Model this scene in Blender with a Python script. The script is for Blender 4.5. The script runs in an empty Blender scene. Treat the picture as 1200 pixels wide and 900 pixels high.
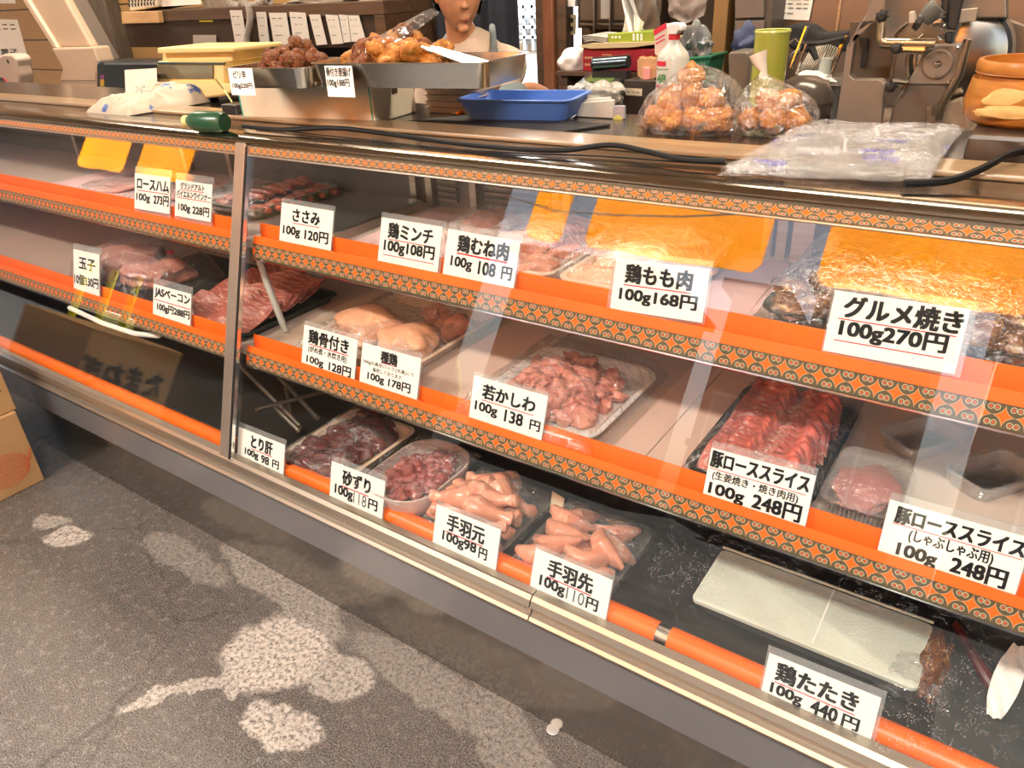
import bpy, bmesh, math, random
from mathutils import Vector, Matrix, noise
import numpy as np

C = bpy.context.scene.collection
S = bpy.context.scene
PI = math.pi
rnd = random.Random(7)

# ------------------------------------------------------------------ camera
RX = Vector((0.82292949, 0.56606805, -0.04851818))      # camera right
FW = Vector((-0.5170144, 0.7107303, -0.47703098))       # camera forward
UP = Vector((-0.23554866, 0.41764746, 0.87754625))      # camera up
EYE = Vector((0, 0, 1.5))
FPX = 867.0
cam = bpy.data.cameras.new('camera')
cam.sensor_width = 36.0
cam.lens = FPX / 1200 * 36
cam.clip_start = 0.02
cam_o = bpy.data.objects.new('camera', cam)
C.objects.link(cam_o)
M3 = Matrix((RX, UP, -FW)).transposed()
cam_o.matrix_world = Matrix.Translation(EYE) @ M3.to_4x4()
S.camera = cam_o

# ------------------------------------------------------------------ exposure, sky, sun, large lamps
S.view_settings.view_transform = 'Standard'
S.view_settings.look = 'None'
S.view_settings.gamma = 1.0
S.view_settings.exposure = 0.28
S.view_settings.use_curve_mapping = False
S.cycles.transparent_max_bounces = 32
S.cycles.max_bounces = 10
S.cycles.glossy_bounces = 5
S.cycles.diffuse_bounces = 4
S.cycles.sample_clamp_indirect = 6.0
S.cycles.caustics_reflective = False
S.cycles.caustics_refractive = False
W = bpy.data.worlds.new('sky')
S.world = W
W.use_nodes = True
wn = W.node_tree
bg = wn.nodes['Background']
sk = wn.nodes.new('ShaderNodeTexSky')
sk.sky_type = 'NISHITA'
sk.sun_disc = False
sk.sun_elevation = math.radians(52)
sk.sun_rotation = math.radians(200)
sk.air_density = 1.0
sk.dust_density = 2.5
wn.links.new(sk.outputs[0], bg.inputs[0])
SKY = 0.22
bg.inputs[1].default_value = SKY


def lamp(name, kind, loc, energy, col, size=None, rot=None, parent=None, spread=None):
    l = bpy.data.lights.new(name, kind)
    l.energy = energy
    l.color = col
    if size and kind == 'AREA':
        l.shape = 'RECTANGLE'
        l.size, l.size_y = size
    if spread:
        l.spread = spread
    o = bpy.data.objects.new(name, l)
    C.objects.link(o)
    o.location = loc
    if rot:
        o.rotation_euler = rot
    return o


SUN = lamp('sun', 'SUN', (0, -6, 8), 78.0, (1.0, 0.93, 0.82))
SUN.data.angle = math.radians(0.6)
SUN.rotation_euler = Vector((0.35, 0.62, -0.95)).to_track_quat('-Z', 'Y').to_euler()
# warm ceiling lamps over the staff side, white tube over the customers
CEIL_LAMPS = [(-4.6, 2.1, 2.78, 36, (1, .85, .66)), (-2.3, 2.1, 2.78, 36, (1, .85, .66)), (-0.3, 2.1, 2.78, 36, (1, .85, .66)),
              (-2.6, -0.6, 2.78, 98, (1, .93, .84)), (0.3, -0.6, 2.78, 98, (1, .93, .84))]
for x, y, z, e, c in CEIL_LAMPS:
    lamp('ceiling_light', 'AREA', (x, y, z - .03), e, c, (1.2, .22))


# ------------------------------------------------------------------ photo ray helpers (turn a measured point into a place)
def ray(u, v):
    return RX * (u - 600) - UP * (v - 450) + FW * FPX


def AZ(u, v, z):
    r = ray(u, v)
    return EYE + r * ((z - 1.5) / r.z)


def AY(u, v, y):
    r = ray(u, v)
    return EYE + r * (y / r.y)


GY0, GZ0, GS = 0.927, 0.38, 0.34       # the sloping front glass: y = GY0 + (z-GZ0)*GS


def gy(z, off=0.0):
    return GY0 + off + (z - GZ0) * GS


def G(u, v, off=0.0):
    r = ray(u, v)
    t = (GY0 + off + (1.5 - GZ0) * GS) / (r.y - GS * r.z)
    return EYE + r * t


# ------------------------------------------------------------------ materials
class NT:
    def __init__(s, name):
        s.m = bpy.data.materials.new(name)
        s.m.use_nodes = True
        s.t = s.m.node_tree
        s.t.nodes.clear()
        s.out = s.n('OutputMaterial')

    def n(s, kind, **kw):
        nd = s.t.nodes.new('ShaderNode' + kind)
        for k, v in kw.items():
            setattr(nd, k, v)
        return nd

    def l(s, a, b):
        s.t.links.new(a, b)

    def val(s, sock, v):
        if hasattr(v, 'is_linked') or isinstance(v, bpy.types.NodeSocket):
            s.l(v, sock)
        else:
            if isinstance(v, (tuple, list)) and len(v) == 3 and sock.type == 'RGBA':
                v = (*v, 1)
            sock.default_value = v

    def math(s, op, a, b=0.0, c=0.0, clamp=False):
        nd = s.n('Math', operation=op)
        nd.use_clamp = clamp
        s.val(nd.inputs[0], a)
        s.val(nd.inputs[1], b)
        s.val(nd.inputs[2], c)
        return nd.outputs[0]

    def mix(s, f, a, b):
        nd = s.n('Mix', data_type='RGBA')
        s.val(nd.inputs[0], f)
        s.val(nd.inputs[6], a)
        s.val(nd.inputs[7], b)
        return nd.outputs[2]

    def noise(s, scale, detail=4, rough=.55, vec=None, out=0, dist=0.0):
        nd = s.n('TexNoise')
        nd.inputs['Scale'].default_value = scale
        nd.inputs['Detail'].default_value = detail
        nd.inputs['Roughness'].default_value = rough
        nd.inputs['Distortion'].default_value = dist
        s.l(vec if vec else s.coord(), nd.inputs['Vector'])
        return nd.outputs[out]

    def coord(s, which='Object'):
        if not hasattr(s, '_tc'):
            s._tc = s.n('TexCoord')
        return s._tc.outputs[which]

    def scaled(s, sc, vec=None):
        nd = s.n('Mapping')
        nd.inputs['Scale'].default_value = sc
        s.l(vec if vec else s.coord(), nd.inputs['Vector'])
        return nd.outputs[0]

    def ramp(s, f, lo, hi):
        nd = s.n('MapRange')
        s.val(nd.inputs[0], f)
        nd.inputs[1].default_value = lo
        nd.inputs[2].default_value = hi
        return nd.outputs[0]

    def bump(s, h, strength=.3, dist=.01):
        nd = s.n('Bump')
        nd.inputs['Strength'].default_value = strength
        nd.inputs['Distance'].default_value = dist
        s.l(h, nd.inputs['Height'])
        return nd.outputs[0]

    def pbsdf(s, col, rough=.5, metal=0.0, normal=None, spec=.5, coat=0.0):
        p = s.n('BsdfPrincipled')
        s.val(p.inputs['Base Color'], col)
        s.val(p.inputs['Roughness'], rough)
        s.val(p.inputs['Metallic'], metal)
        p.inputs['Specular IOR Level'].default_value = spec
        p.inputs['Coat Weight'].default_value = coat
        p.inputs['Coat Roughness'].default_value = .08
        if normal:
            s.l(normal, p.inputs['Normal'])
        return p

    def done(s, sh):
        s.l(sh.outputs[0] if hasattr(sh, 'outputs') else sh, s.out.inputs[0])
        return s.m


_mc = {}


def pm(name, col, rough=.5, metal=0.0, col2=None, scale=12, bump=0.0, bscale=60, spec=.5, coat=0.0, stretch=None, detail=4, lo=.35, hi=.65):
    """principled surface with an optional two-tone mottle and bump"""
    if name in _mc:
        return _mc[name]
    t = NT(name)
    vec = t.scaled(stretch) if stretch else None
    c = col
    if col2:
        c = t.mix(t.ramp(t.noise(scale, detail, vec=vec), lo, hi), col, col2)
    nrm = t.bump(t.noise(bscale, 3, vec=vec), bump, .004) if bump else None
    _mc[name] = t.done(t.pbsdf(c, rough, metal, nrm, spec, coat))
    return _mc[name]


def thin(name, tint=(1, 1, 1), f0=.04, rough=0.0, bump=0.0, bscale=30, stretch=None, speck=None, haze=0.0, gcol=(1, 1, 1)):
    """clear sheet: Schlick reflection over straight transmission"""
    if name in _mc:
        return _mc[name]
    t = NT(name)
    g = t.n('NewGeometry')
    nrm = None
    vec = t.scaled(stretch) if stretch else None
    if bump:
        nrm = t.bump(t.noise(bscale, 3, .6, vec=vec, dist=.6), bump, .02)
    d = t.n('VectorMath', operation='DOT_PRODUCT')
    t.l(nrm if nrm else g.outputs['Normal'], d.inputs[0])
    t.l(g.outputs['Incoming'], d.inputs[1])
    c = t.math('ABSOLUTE', d.outputs['Value'])
    p = t.math('POWER', t.math('SUBTRACT', 1.0, c, clamp=True), 5.0)
    f = t.math('MULTIPLY_ADD', p, 1 - f0, f0)
    tr = t.n('BsdfTransparent')
    t.val(tr.inputs[0], tint)
    gl = t.n('BsdfGlossy')
    gl.inputs['Roughness'].default_value = rough
    t.val(gl.inputs[0], gcol)
    if nrm:
        t.l(nrm, gl.inputs['Normal'])
    mx = t.n('MixShader')
    t.l(f, mx.inputs[0])
    t.l(tr.outputs[0], mx.inputs[1])
    t.l(gl.outputs[0], mx.inputs[2])
    res = mx
    if haze or speck:
        df = t.n('BsdfDiffuse')
        df.inputs[0].default_value = (.85, .85, .85, 1)
        m2 = t.n('MixShader')
        if speck:
            t.l(speck(t), m2.inputs[0])
        else:
            m2.inputs[0].default_value = haze
        t.l(mx.outputs[0], m2.inputs[1])
        t.l(df.outputs[0], m2.inputs[2])
        res = m2
    _mc[name] = t.done(res)
    return _mc[name]


def crease_glints(scale, wid, amt, base=0.0):
    """painted white glints along noise lines, as if film creases caught the light"""
    def f(t):
        tot = None
        for k, (sc_, w_) in enumerate(((scale, wid), (scale * 2.3, wid * 1.3))):
            mp = t.n('Mapping')
            mp.inputs['Location'].default_value = (3.7 * k, 1.3, 0)
            mp.inputs['Rotation'].default_value = (0, 0, .6 + k)
            mp.inputs['Scale'].default_value = (1, 1.7, 1)
            t.l(t.coord(), mp.inputs['Vector'])
            n = t.noise(sc_, 1.5, .5, vec=mp.outputs[0], dist=1.5)
            r = t.ramp(t.math('ABSOLUTE', t.math('SUBTRACT', n, .5)), w_, 0)
            tot = r if tot is None else t.math('MAXIMUM', tot, r)
        gate = t.ramp(t.noise(scale * .6, 2), .44, .62)
        return t.math('MULTIPLY_ADD', t.math('MULTIPLY', tot, gate), amt, base)
    return f


def emit(name, col, st):
    if name in _mc:
        return _mc[name]
    t = NT(name)
    e = t.n('Emission')
    t.val(e.inputs[0], col)
    e.inputs[1].default_value = st
    _mc[name] = t.done(e)
    return _mc[name]


# ------------------------------------------------------------------ object helpers
def wm(o):
    if o is None:
        return Matrix.Identity(4)
    return wm(o.parent) @ o.matrix_parent_inverse @ o.matrix_basis if o.parent else o.matrix_basis.copy()


def tag(o, label, cat=None, group=None, kind=None):
    if label:
        o['label'] = label
    if cat:
        o['category'] = cat
    if group:
        o['group'] = group
    if kind:
        o['kind'] = kind
    return o


def thing(name, label, cat, loc=(0, 0, 0), group=None, rotz=0.0):
    o = bpy.data.objects.new(name, None)
    o.empty_display_size = .05
    C.objects.link(o)
    o.location = loc
    o.rotation_euler = (0, 0, rotz)
    return tag(o, label, cat, group)


def place(o, parent, local=False):
    if parent is not None:
        o.parent = parent
        if not local:
            o.matrix_parent_inverse = wm(parent).inverted()


def link_mesh(name, me, mat, parent=None, local=False):
    o = bpy.data.objects.new(name, me)
    if mat is not None:
        me.materials.clear()
        me.materials.append(mat)
    C.objects.link(o)
    place(o, parent, local)
    return o


def dup(root, loc=None, rot=None, scale=None, label=None, group=None):
    r = root.copy()
    C.objects.link(r)
    if loc is not None:
        r.location = loc
    if rot is not None:
        r.rotation_euler = rot
    if scale is not None:
        r.scale = scale
    if label:
        r['label'] = label
    if group:
        r['group'] = group
    for ch in list(root.children):
        c = ch.copy()
        C.objects.link(c)
        c.parent = r
        for g in list(ch.children):
            d = g.copy()
            C.objects.link(d)
            d.parent = c
    return r


class MB:
    """collects shapes, then links them as ONE mesh object"""

    def __init__(s):
        s.b = bmesh.new()
        s.uv = None

    def poly(s, pts):
        return s.b.faces.new([s.b.verts.new(p) for p in pts])

    def box(s, c, d, rot=None):
        c = Vector(c)
        vs = []
        for i in (-.5, .5):
            for j in (-.5, .5):
                for k in (-.5, .5):
                    p = Vector((i * d[0], j * d[1], k * d[2]))
                    if rot is not None:
                        p = rot @ p
                    vs.append(s.b.verts.new(c + p))
        for f in ((0, 1, 3, 2), (4, 6, 7, 5), (0, 4, 5, 1), (2, 3, 7, 6), (0, 2, 6, 4), (1, 5, 7, 3)):
            s.b.faces.new([vs[q] for q in f])
        return s

    def span(s, a, b):
        a, b = Vector(a), Vector(b)
        d = b - a
        return s.box((a + b) / 2, (abs(d.x), abs(d.y), abs(d.z)))

    def prism(s, pts, ext):
        """closed polygon pts (3d) swept by the vector ext"""
        ext = Vector(ext)
        a = [s.b.verts.new(p) for p in pts]
        b = [s.b.verts.new(Vector(p) + ext) for p in pts]
        n = len(pts)
        s.b.faces.new(a[::-1])
        s.b.faces.new(b)
        for i in range(n):
            s.b.faces.new((a[i], a[(i + 1) % n], b[(i + 1) % n], b[i]))
        return s

    def prof(s, yz, x0, x1):
        return s.prism([(x0, y, z) for y, z in yz], (x1 - x0, 0, 0))

    def loft(s, loops, cap0=True, cap1=True):
        vs = [[s.b.verts.new(p) for p in lp] for lp in loops]
        n = len(loops[0])
        for a, b in zip(vs, vs[1:]):
            for i in range(n):
                s.b.faces.new((a[i], a[(i + 1) % n], b[(i + 1) % n], b[i]))
        if cap0:
            s.b.faces.new(vs[0][::-1])
        if cap1:
            s.b.faces.new(vs[-1])
        return s

    def lathe(s, prof, c=(0, 0, 0), n=24, axis=None, cap0=True, cap1=True):
        """prof: (radius, height) pairs about c along z or the given axis"""
        c = Vector(c)
        q = Vector((0, 0, 1)).rotation_difference(Vector(axis).normalized()) if axis is not None else None
        loops = []
        for r, h in prof:
            lp = []
            for i in range(n):
                a = 2 * PI * i / n
                p = Vector((max(r, 1e-5) * math.cos(a), max(r, 1e-5) * math.sin(a), h))
                lp.append(c + (q @ p if q else p))
            loops.append(lp)
        return s.loft(loops, cap0, cap1)

    def cyl(s, a, b, r, n=12, r2=None):
        a, b = Vector(a), Vector(b)
        L = (b - a).length
        return s.lathe([(r, 0), (r if r2 is None else r2, L)], a, n, b - a)

    def tube(s, path, r, n=8, closed=False):
        path = [Vector(p) for p in path]
        loops = []
        ref = None
        for i, p in enumerate(path):
            t = (path[min(i + 1, len(path) - 1)] - path[max(i - 1, 0)]).normalized()
            if ref is None:
                ref = t.orthogonal().normalized()
            ref = (ref - t * ref.dot(t)).normalized()
            bi = t.cross(ref)
            rr = r[i] if isinstance(r, (list, tuple)) else r
            loops.append([p + (ref * math.cos(2 * PI * k / n) + bi * math.sin(2 * PI * k / n)) * rr for k in range(n)])
        return s.loft(loops)

    def blob(s, c, rad, amp=.15, freq=3.0, seed=0, sub=3, rot=None, amp2=0.0, freq2=12.0, flat=None):
        c = Vector(c)
        res = bmesh.ops.create_icosphere(s.b, subdivisions=sub, radius=1.0)
        off = Vector((seed * 7.31, seed * 3.17, seed * 5.71))
        for v in res['verts']:
            d = v.co.normalized()
            k = 1 + amp * noise.noise(d * freq * .5 + off) * 1.6
            if amp2:
                k += amp2 * noise.noise(d * freq2 * .5 + off * 2)
            p = Vector((d.x * rad[0] * k, d.y * rad[1] * k, d.z * rad[2] * k))
            if rot is not None:
                p = rot @ p
            if flat is not None:
                p.z = max(p.z, flat)
            v.co = c + p
        return s

    def grid(s, fn, nu, nv, thick=0.0):
        vs = [[s.b.verts.new(fn(i / nu, j / nv)) for j in range(nv + 1)] for i in range(nu + 1)]
        for i in range(nu):
            for j in range(nv):
                s.b.faces.new((vs[i][j], vs[i + 1][j], vs[i + 1][j + 1], vs[i][j + 1]))
        if thick:
            s.b.normal_update()
            bmesh.ops.solidify(s.b, geom=list(s.b.faces), thickness=thick)
        return s

    def mesh(s, name, smooth=.6):
        bmesh.ops.recalc_face_normals(s.b, faces=s.b.faces)
        me = bpy.data.meshes.new(name)
        s.b.to_mesh(me)
        s.b.free()
        if smooth:
            me.shade_smooth()
            me.set_sharp_from_angle(angle=smooth)
        return me

    def obj(s, name, mat, parent=None, smooth=.6, bevel=0.0, local=False, segs=2, label=None):
        me = s.mesh(name, smooth)
        o = link_mesh(name, me, mat, parent, local)
        if bevel:
            md = o.modifiers.new('edge', 'BEVEL')
            md.width = bevel
            md.segments = segs
            md.limit_method = 'ANGLE'
            md.angle_limit = .6
            md.harden_normals = False
        if label:
            o['label'] = label
        return o


def struct(o, label=None):
    o['kind'] = 'structure'
    if label:
        o['label'] = label
    return o


def rrect(cx, cy, z, w, d, r, n=4, rot=0.0):
    pts = []
    for sx, sy, a0 in ((1, 1, 0), (-1, 1, PI / 2), (-1, -1, PI), (1, -1, 1.5 * PI)):
        for i in range(n + 1):
            a = a0 + PI / 2 * i / n
            x, y = sx * (w / 2 - r) + r * math.cos(a), sy * (d / 2 - r) + r * math.sin(a)
            pts.append(Vector((cx + x * math.cos(rot) - y * math.sin(rot), cy + x * math.sin(rot) + y * math.cos(rot), z)))
    return pts


def tray_mb(cx, cy, z, w, d, h, r=.02, taper=.02, lip=.008, th=.003, rot=0.0, n=4):
    """open dish: outer wall, rolled lip, inner wall, floor"""
    m = MB()
    m.loft([rrect(cx, cy, z, w - 2 * taper, d - 2 * taper, r, n, rot), rrect(cx, cy, z + h - th, w - 2 * lip, d - 2 * lip, r, n, rot),
            rrect(cx, cy, z + h - th, w, d, r + lip, n, rot), rrect(cx, cy, z + h, w, d, r + lip, n, rot),
            rrect(cx, cy, z + h, w - 2 * lip - 2 * th, d - 2 * lip - 2 * th, r, n, rot),
            rrect(cx, cy, z + th, w - 2 * taper - 2 * th, d - 2 * taper - 2 * th, r, n, rot)])
    return m


def wrap_mb(cx, cy, z, w, d, bulge, crinkle=.004, seed=0, rot=0.0, drop=.02, nu=28, nv=28):
    """cling film pulled over a heap: domed, crinkled, pulled down at its edges"""
    o = Vector((seed * 3.3, seed * 1.7, 0))

    def fn(a, b):
        x, y = (a - .5) * w, (b - .5) * d
        e = min(a, 1 - a, b, 1 - b) * 2
        k = min(1, e * 2.2)
        zz = z + bulge * math.sin(k * PI / 2) - drop * max(0, 1 - e * 8)
        q = Vector((x * 14, y * 14, 0)) + o
        zz += crinkle * (noise.noise(q) + .6 * abs(noise.noise(q * 2.7)) + .4 * abs(noise.noise(Vector((q.x * 1.2 + q.y * 2.6, q.y * .4, 3)) * 2)))
        return Vector((cx + x * math.cos(rot) - y * math.sin(rot), cy + x * math.sin(rot) + y * math.cos(rot), zz))
    return MB().grid(fn, nu, nv)


_txt = {}


def text_pts(s, off=0.0):
    """vertices and faces of a line of lettering, normalised to its box"""
    k = (s, off)
    if k not in _txt:
        c = bpy.data.curves.new('lettering', 'FONT')
        c.body = s
        c.size = 1
        c.offset = off
        c.resolution_u = 3
        o = bpy.data.objects.new('lettering', c)
        C.objects.link(o)
        bpy.context.view_layer.update()
        me = bpy.data.meshes.new_from_object(o.evaluated_get(bpy.context.evaluated_depsgraph_get()))
        vs = [Vector((v.co.x, v.co.y, 0)) for v in me.vertices]
        fs = [tuple(p.vertices) for p in me.polygons]
        bpy.data.objects.remove(o)
        bpy.data.meshes.remove(me)
        bpy.data.curves.remove(c)
        x0, x1 = min(v.x for v in vs), max(v.x for v in vs)
        y0, y1 = min(v.y for v in vs), max(v.y for v in vs)
        _txt[k] = ([((v.x - x0) / (x1 - x0 or 1), (v.y - y0) / (y1 - y0 or 1)) for v in vs], fs)
    return _txt[k]


def lettering(items, frame, lift=.0012):
    """items: (string, u0, v0, u1, v1[, bold]) in unit card coords, v up; frame(u, v) -> point; one mesh of all the lines"""
    vs, fs = [], []
    for it in items:
        t, u0, v0, u1, v1 = it[:5]
        w_ = it[5] if len(it) > 5 else .016
        p, f = text_pts(t, min(w_, 0))
        k = 1.6 * w_ * (v1 - v0)
        for du, dv in (((0, 0),) if w_ <= .004 else ((-k * .75, -k), (k * .75, -k), (-k * .75, k), (k * .75, k), (0, 0))):
            b = len(vs)
            vs += [frame(u0 + du + a * (u1 - u0), v0 + dv + c * (v1 - v0), lift) for a, c in p]
            fs += [tuple(i + b for i in q) for q in f]
    me = bpy.data.meshes.new('lettering')
    me.from_pydata(vs, [], fs)
    me.update()
    return me


# ------------------------------------------------------------------ shared materials
STEEL = pm('brushed_steel', (.62, .58, .52), .28, 1.0, (.5, .46, .4), 6, .08, 240, stretch=(1, 14, 14))
STEEL_D = pm('dull_steel', (.34, .31, .27), .38, 1.0, (.27, .245, .21), 5, .05, 120)
CHROME = pm('chrome', (.8, .78, .74), .12, 1.0)
GREYP = pm('grey_panel', (.17, .16, .15), .35, .6, (.13, .12, .11), 3)
ORANGE = pm('orange_plastic', (.95, .165, .014), .38, 0, (.86, .14, .012), 5)
PAPER = pm('white_paper', (.88, .86, .80), .8)
INK = pm('black_ink', (.012, .011, .011), .6)
INKTHIN = pm('thin_pen_ink', (.05, .05, .055), .6)
RED = pm('red_ink', (.62, .02, .05), .6)
ACRYL = thin('clear_acrylic', (.96, .96, .95), .05, .03, haze=.13)
WRAP = thin('cling_film', (.99, .98, .98), .07, .11, .8, 38, (1, 1.6, 1), speck=crease_glints(15, .016, .42, .012))
CLEARP = thin('clear_plastic', (.96, .96, .96), .10, .07, .5, 25, haze=.05)
CLEART = thin('clear_tray_plastic', (.94, .94, .94), .16, .08, .5, 25, haze=.13)  # white haze put into the colour to lighten clear trays and lids
BLACK = pm('black_plastic', (.018, .017, .017), .4)
CREAM = pm('cream_foam', (.80, .64, .47), .55, 0, (.76, .6, .42), 30)
WHITEP = pm('white_plastic', (.82, .80, .76), .4)
WOOD = pm('pale_wood', (.62, .40, .2), .45, 0, (.5, .29, .13), 5, .08, 30, stretch=(1, 9, 9))
DWOOD = pm('dark_wood', (.10, .05, .025), .5, 0, (.055, .028, .014), 6, .1, 40, stretch=(1, 8, 8))
CARDB = pm('cardboard', (.50, .30, .13), .75, 0, (.46, .27, .115), 8, .05, 90)
# ------------------------------------------------------------------ the setting
def floor_mat():
    t = NT('worn_concrete')
    co = t.coord()
    wob = t.noise(7, 5, .65, out=1)
    ad = t.n('VectorMath', operation='MULTIPLY_ADD')
    t.l(wob, ad.inputs[0])
    ad.inputs[1].default_value = (.13, .13, 0)
    t.l(co, ad.inputs[2])
    pv = t.n('VectorMath', operation='SUBTRACT')
    t.l(ad.outputs[0], pv.inputs[0])
    pv.inputs[1].default_value = (.065, .065, 0)
    pv = pv.outputs[0]

    def blob(x, y, rx, ry, ang, soft=.10):
        m = t.n('Mapping', vector_type='TEXTURE')
        m.inputs['Location'].default_value = (x, y, 0)
        m.inputs['Rotation'].default_value = (0, 0, ang)
        m.inputs['Scale'].default_value = (rx, ry, 1)
        t.l(pv, m.inputs['Vector'])
        ln = t.n('VectorMath', operation='LENGTH')
        t.l(m.outputs[0], ln.inputs[0])
        return t.ramp(ln.outputs['Value'], 1 + soft, 1 - soft)
    fine = t.noise(260, 3, .7)
    mid = t.noise(34, 5, .7)
    big = t.noise(2.2, 4, .6)
    c = t.mix(t.ramp(big, .35, .65), (.040, .034, .030), (.078, .067, .058))
    c = t.mix(t.math('MULTIPLY', t.ramp(mid, .42, .7), .5), c, (.15, .128, .11))
    c = t.mix(t.math('MULTIPLY', t.ramp(fine, .45, .75), .95), c, (.33, .29, .25))
    c = t.mix(t.math('MULTIPLY', t.ramp(fine, .5, .25), .7), c, (.03, .026, .024))
    # pale scoured patches; the long faint ones paint a lit band along the case
    P = lambda u, v: AZ(u, v, 0)
    spots = []
    for (u, v, rx, ry, an, st) in ((325, 765, .15, .125, .5, 1.0), (330, 850, .10, .05, .3, .85), (400, 790, .09, .06, .0, .7), (330, 690, .30, .06, -.1, .45), (215, 655, .22, .05, .0, .3), (84, 628, .075, .045, .2, .9), (62, 610, .07, .03, .4, .6),
                                   (500, 800, .25, .06, -.1, .3), (210, 810, .13, .022, .9, .7), (265, 800, .06, .02, -.4, .8), (600, 880, .2, .06, -.6, .3)):
        p = P(u, v)
        spots.append((blob(p.x, p.y, rx, ry, an), st))
    mk = None
    for b, st in spots:
        b = t.math('MULTIPLY', b, st)
        mk = b if mk is None else t.math('MAXIMUM', mk, b)
    rough = t.noise(90, 4, .75)
    mk = t.math('MULTIPLY', mk, t.ramp(rough, .36, .56))
    c = t.mix(mk, c, (.56, .50, .43))
    # hairline cracks
    cr = t.n('TexVoronoi', feature='DISTANCE_TO_EDGE')
    cr.inputs['Scale'].default_value = .8
    t.l(pv, cr.inputs['Vector'])
    c = t.mix(t.math('MULTIPLY', t.ramp(cr.outputs['Distance'],   .004, .0005), .45), c, (.03, .025, .022))
    h = t.math('ADD', t.math('MULTIPLY', fine, .5), mid)
    p = t.pbsdf(c, t.ramp(mid, .2, 1.6), 0, t.bump(h, .55, .006), .4)
    return t.done(p)


struct(MB().span((-9, -.55, -.06), (3.3, 4.6, 0)).obj('floor', floor_mat(), smooth=0), 'worn grey brown concrete floor with a pale scoured patch')
struct(MB().span((-40, -40, -.14), (40, -.552, -.02)).obj('trim_1', pm('asphalt', (.022, .022, .023), .8, 0, (.015, .015, .015), 3, spec=0), smooth=0), 'asphalt street, extended in under the shop front to keep the sun patch dark')  # asphalt reaches in under the curtains so sun falls on dark ground
PLY = pm('ceiling_board', (.34, .27, .19), .8)
struct(MB().span((-9, -1.7, 2.82), (3.3, 4.6, 2.92)).obj('ceiling', PLY, smooth=0))
for i, (x, y, z, e, c) in enumerate(CEIL_LAMPS):
    f = MB().box((x, y, 2.80), (1.3, .3, .03))
    f.box((x, y - .14, 2.775), (1.3, .02, .05)).box((x, y + .14, 2.775), (1.3, .02, .05))
    tag(f.obj('ceiling_lamp', WHITEP, smooth=0), ('long white lamp fixture on the ceiling over the staff side' if i < 3 else 'long white lamp fixture on the ceiling over the customer floor'), 'lamp', 'ceiling lamps of the shop')


def plank_mat():
    t = NT('wall_boards')
    sp = t.n('SeparateXYZ')
    t.l(t.coord(), sp.inputs[0])
    fz = t.math('FRACT', t.math('DIVIDE', t.math('SUBTRACT', sp.outputs['Z'], .06), .205))
    gap = t.ramp(t.math('ABSOLUTE', t.math('SUBTRACT', fz, .5)), .47, .485)
    g = t.noise(5, 4, vec=t.scaled((1, 8, 14)))
    c = t.mix(g, (.34, .20, .075), (.46, .285, .12))
    c = t.mix(gap, c, (.05, .025, .01))
    return t.done(t.pbsdf(c, .6))


YW = 3.0
struct(MB().span((-9, YW, 0), (-2.45, YW + .1, 2.82)).obj('wall_back', plank_mat(), smooth=0), 'back wall of pale horizontal boards')
struct(MB().span((-1.72, YW, 0), (3.3, YW + .1, 2.82)).obj('wall_rear', pm('brown_wall', (.075, .042, .02), .7, 0, (.05, .028, .013), 4), smooth=0), 'dark brown back wall to the right of the doorway')
struct(MB().span((3.2, -1.6, 0), (3.3, 4.6, 2.82)).obj('wall_right', PLY, smooth=0))
struct(MB().span((-2.45, YW, 2.3), (-1.72, YW + .1, 2.82)).obj('wall_lintel', DWOOD, smooth=0))
struct(MB().span((-6.2, -1.6, 0), (-2.85, -1.5, 2.82)).obj('wall_front', pm('dark_boards', (.05, .04, .03), .7), smooth=0), 'dark boarded front wall added between the two shop openings to darken the reflection')  # unseen wall, added to keep the middle of the glass reflection dark
struct(MB().span((-9, -1.6, 2.55), (3.3, -1.5, 2.82)).obj('trim_2', DWOOD, smooth=0), 'dark beam over the open shop front')
# open doorway at the back: bright yard beyond, reddish jambs
a, b = AY(640, 60, 2.96), AY(653, 60, 2.96)
m = MB()
m.span((a.x, 2.93, 0), (b.x, 3.02, 2.4))
struct(m.obj('trim_3', pm('red_brown_wood', (.22, .085, .04), .35, 0, (.15, .055, .025), 4, stretch=(9, 9, 1)), bevel=.008), 'reddish brown wooden post beside the bright doorway')
m = MB().span((b.x + .002, 2.95, 0), (b.x + .05, 3.02, 2.4))
m.span((a.x - .045, 2.95, 0), (a.x - .005, 3.03, 2.4))
struct(m.obj('trim_4', DWOOD, bevel=.005))
x0, x1 = AY(585, 60, 5.0).x, AY(648, 60, 5.0).x
tag(MB().span((x0 - 1.6, 5.6, 0), (x1 + 1.2, 5.75, 3)).obj('yard_wall', pm('white_render', (.86, .88, .9), .9), smooth=0), 'sunlit white wall in the yard beyond the back doorway', 'wall')
lamp('yard_daylight', 'AREA', (x1 - .3, 4.7, 2.7), 260, (.9, .96, 1), (1.6, .6), (0.5, 0, 0))
wf = MB()
for u in (612, 622, 634):
    p = AY(u, 50, 5.5)
    wf.span((p.x - .012, 5.53, 1.0), (p.x + .012, 5.56, 2.2))
for v in (8, 20, 32, 44):
    p = AY(620, v, 5.5)
    wf.span((p.x - .2, 5.53, p.z - .012), (p.x + .18, 5.56, p.z + .012))
tag(wf.obj('yard_lattice', pm('grey_metal', (.4, .42, .44), .5), smooth=0), 'grey lattice frame seen through the bright back doorway', 'lattice')

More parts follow.
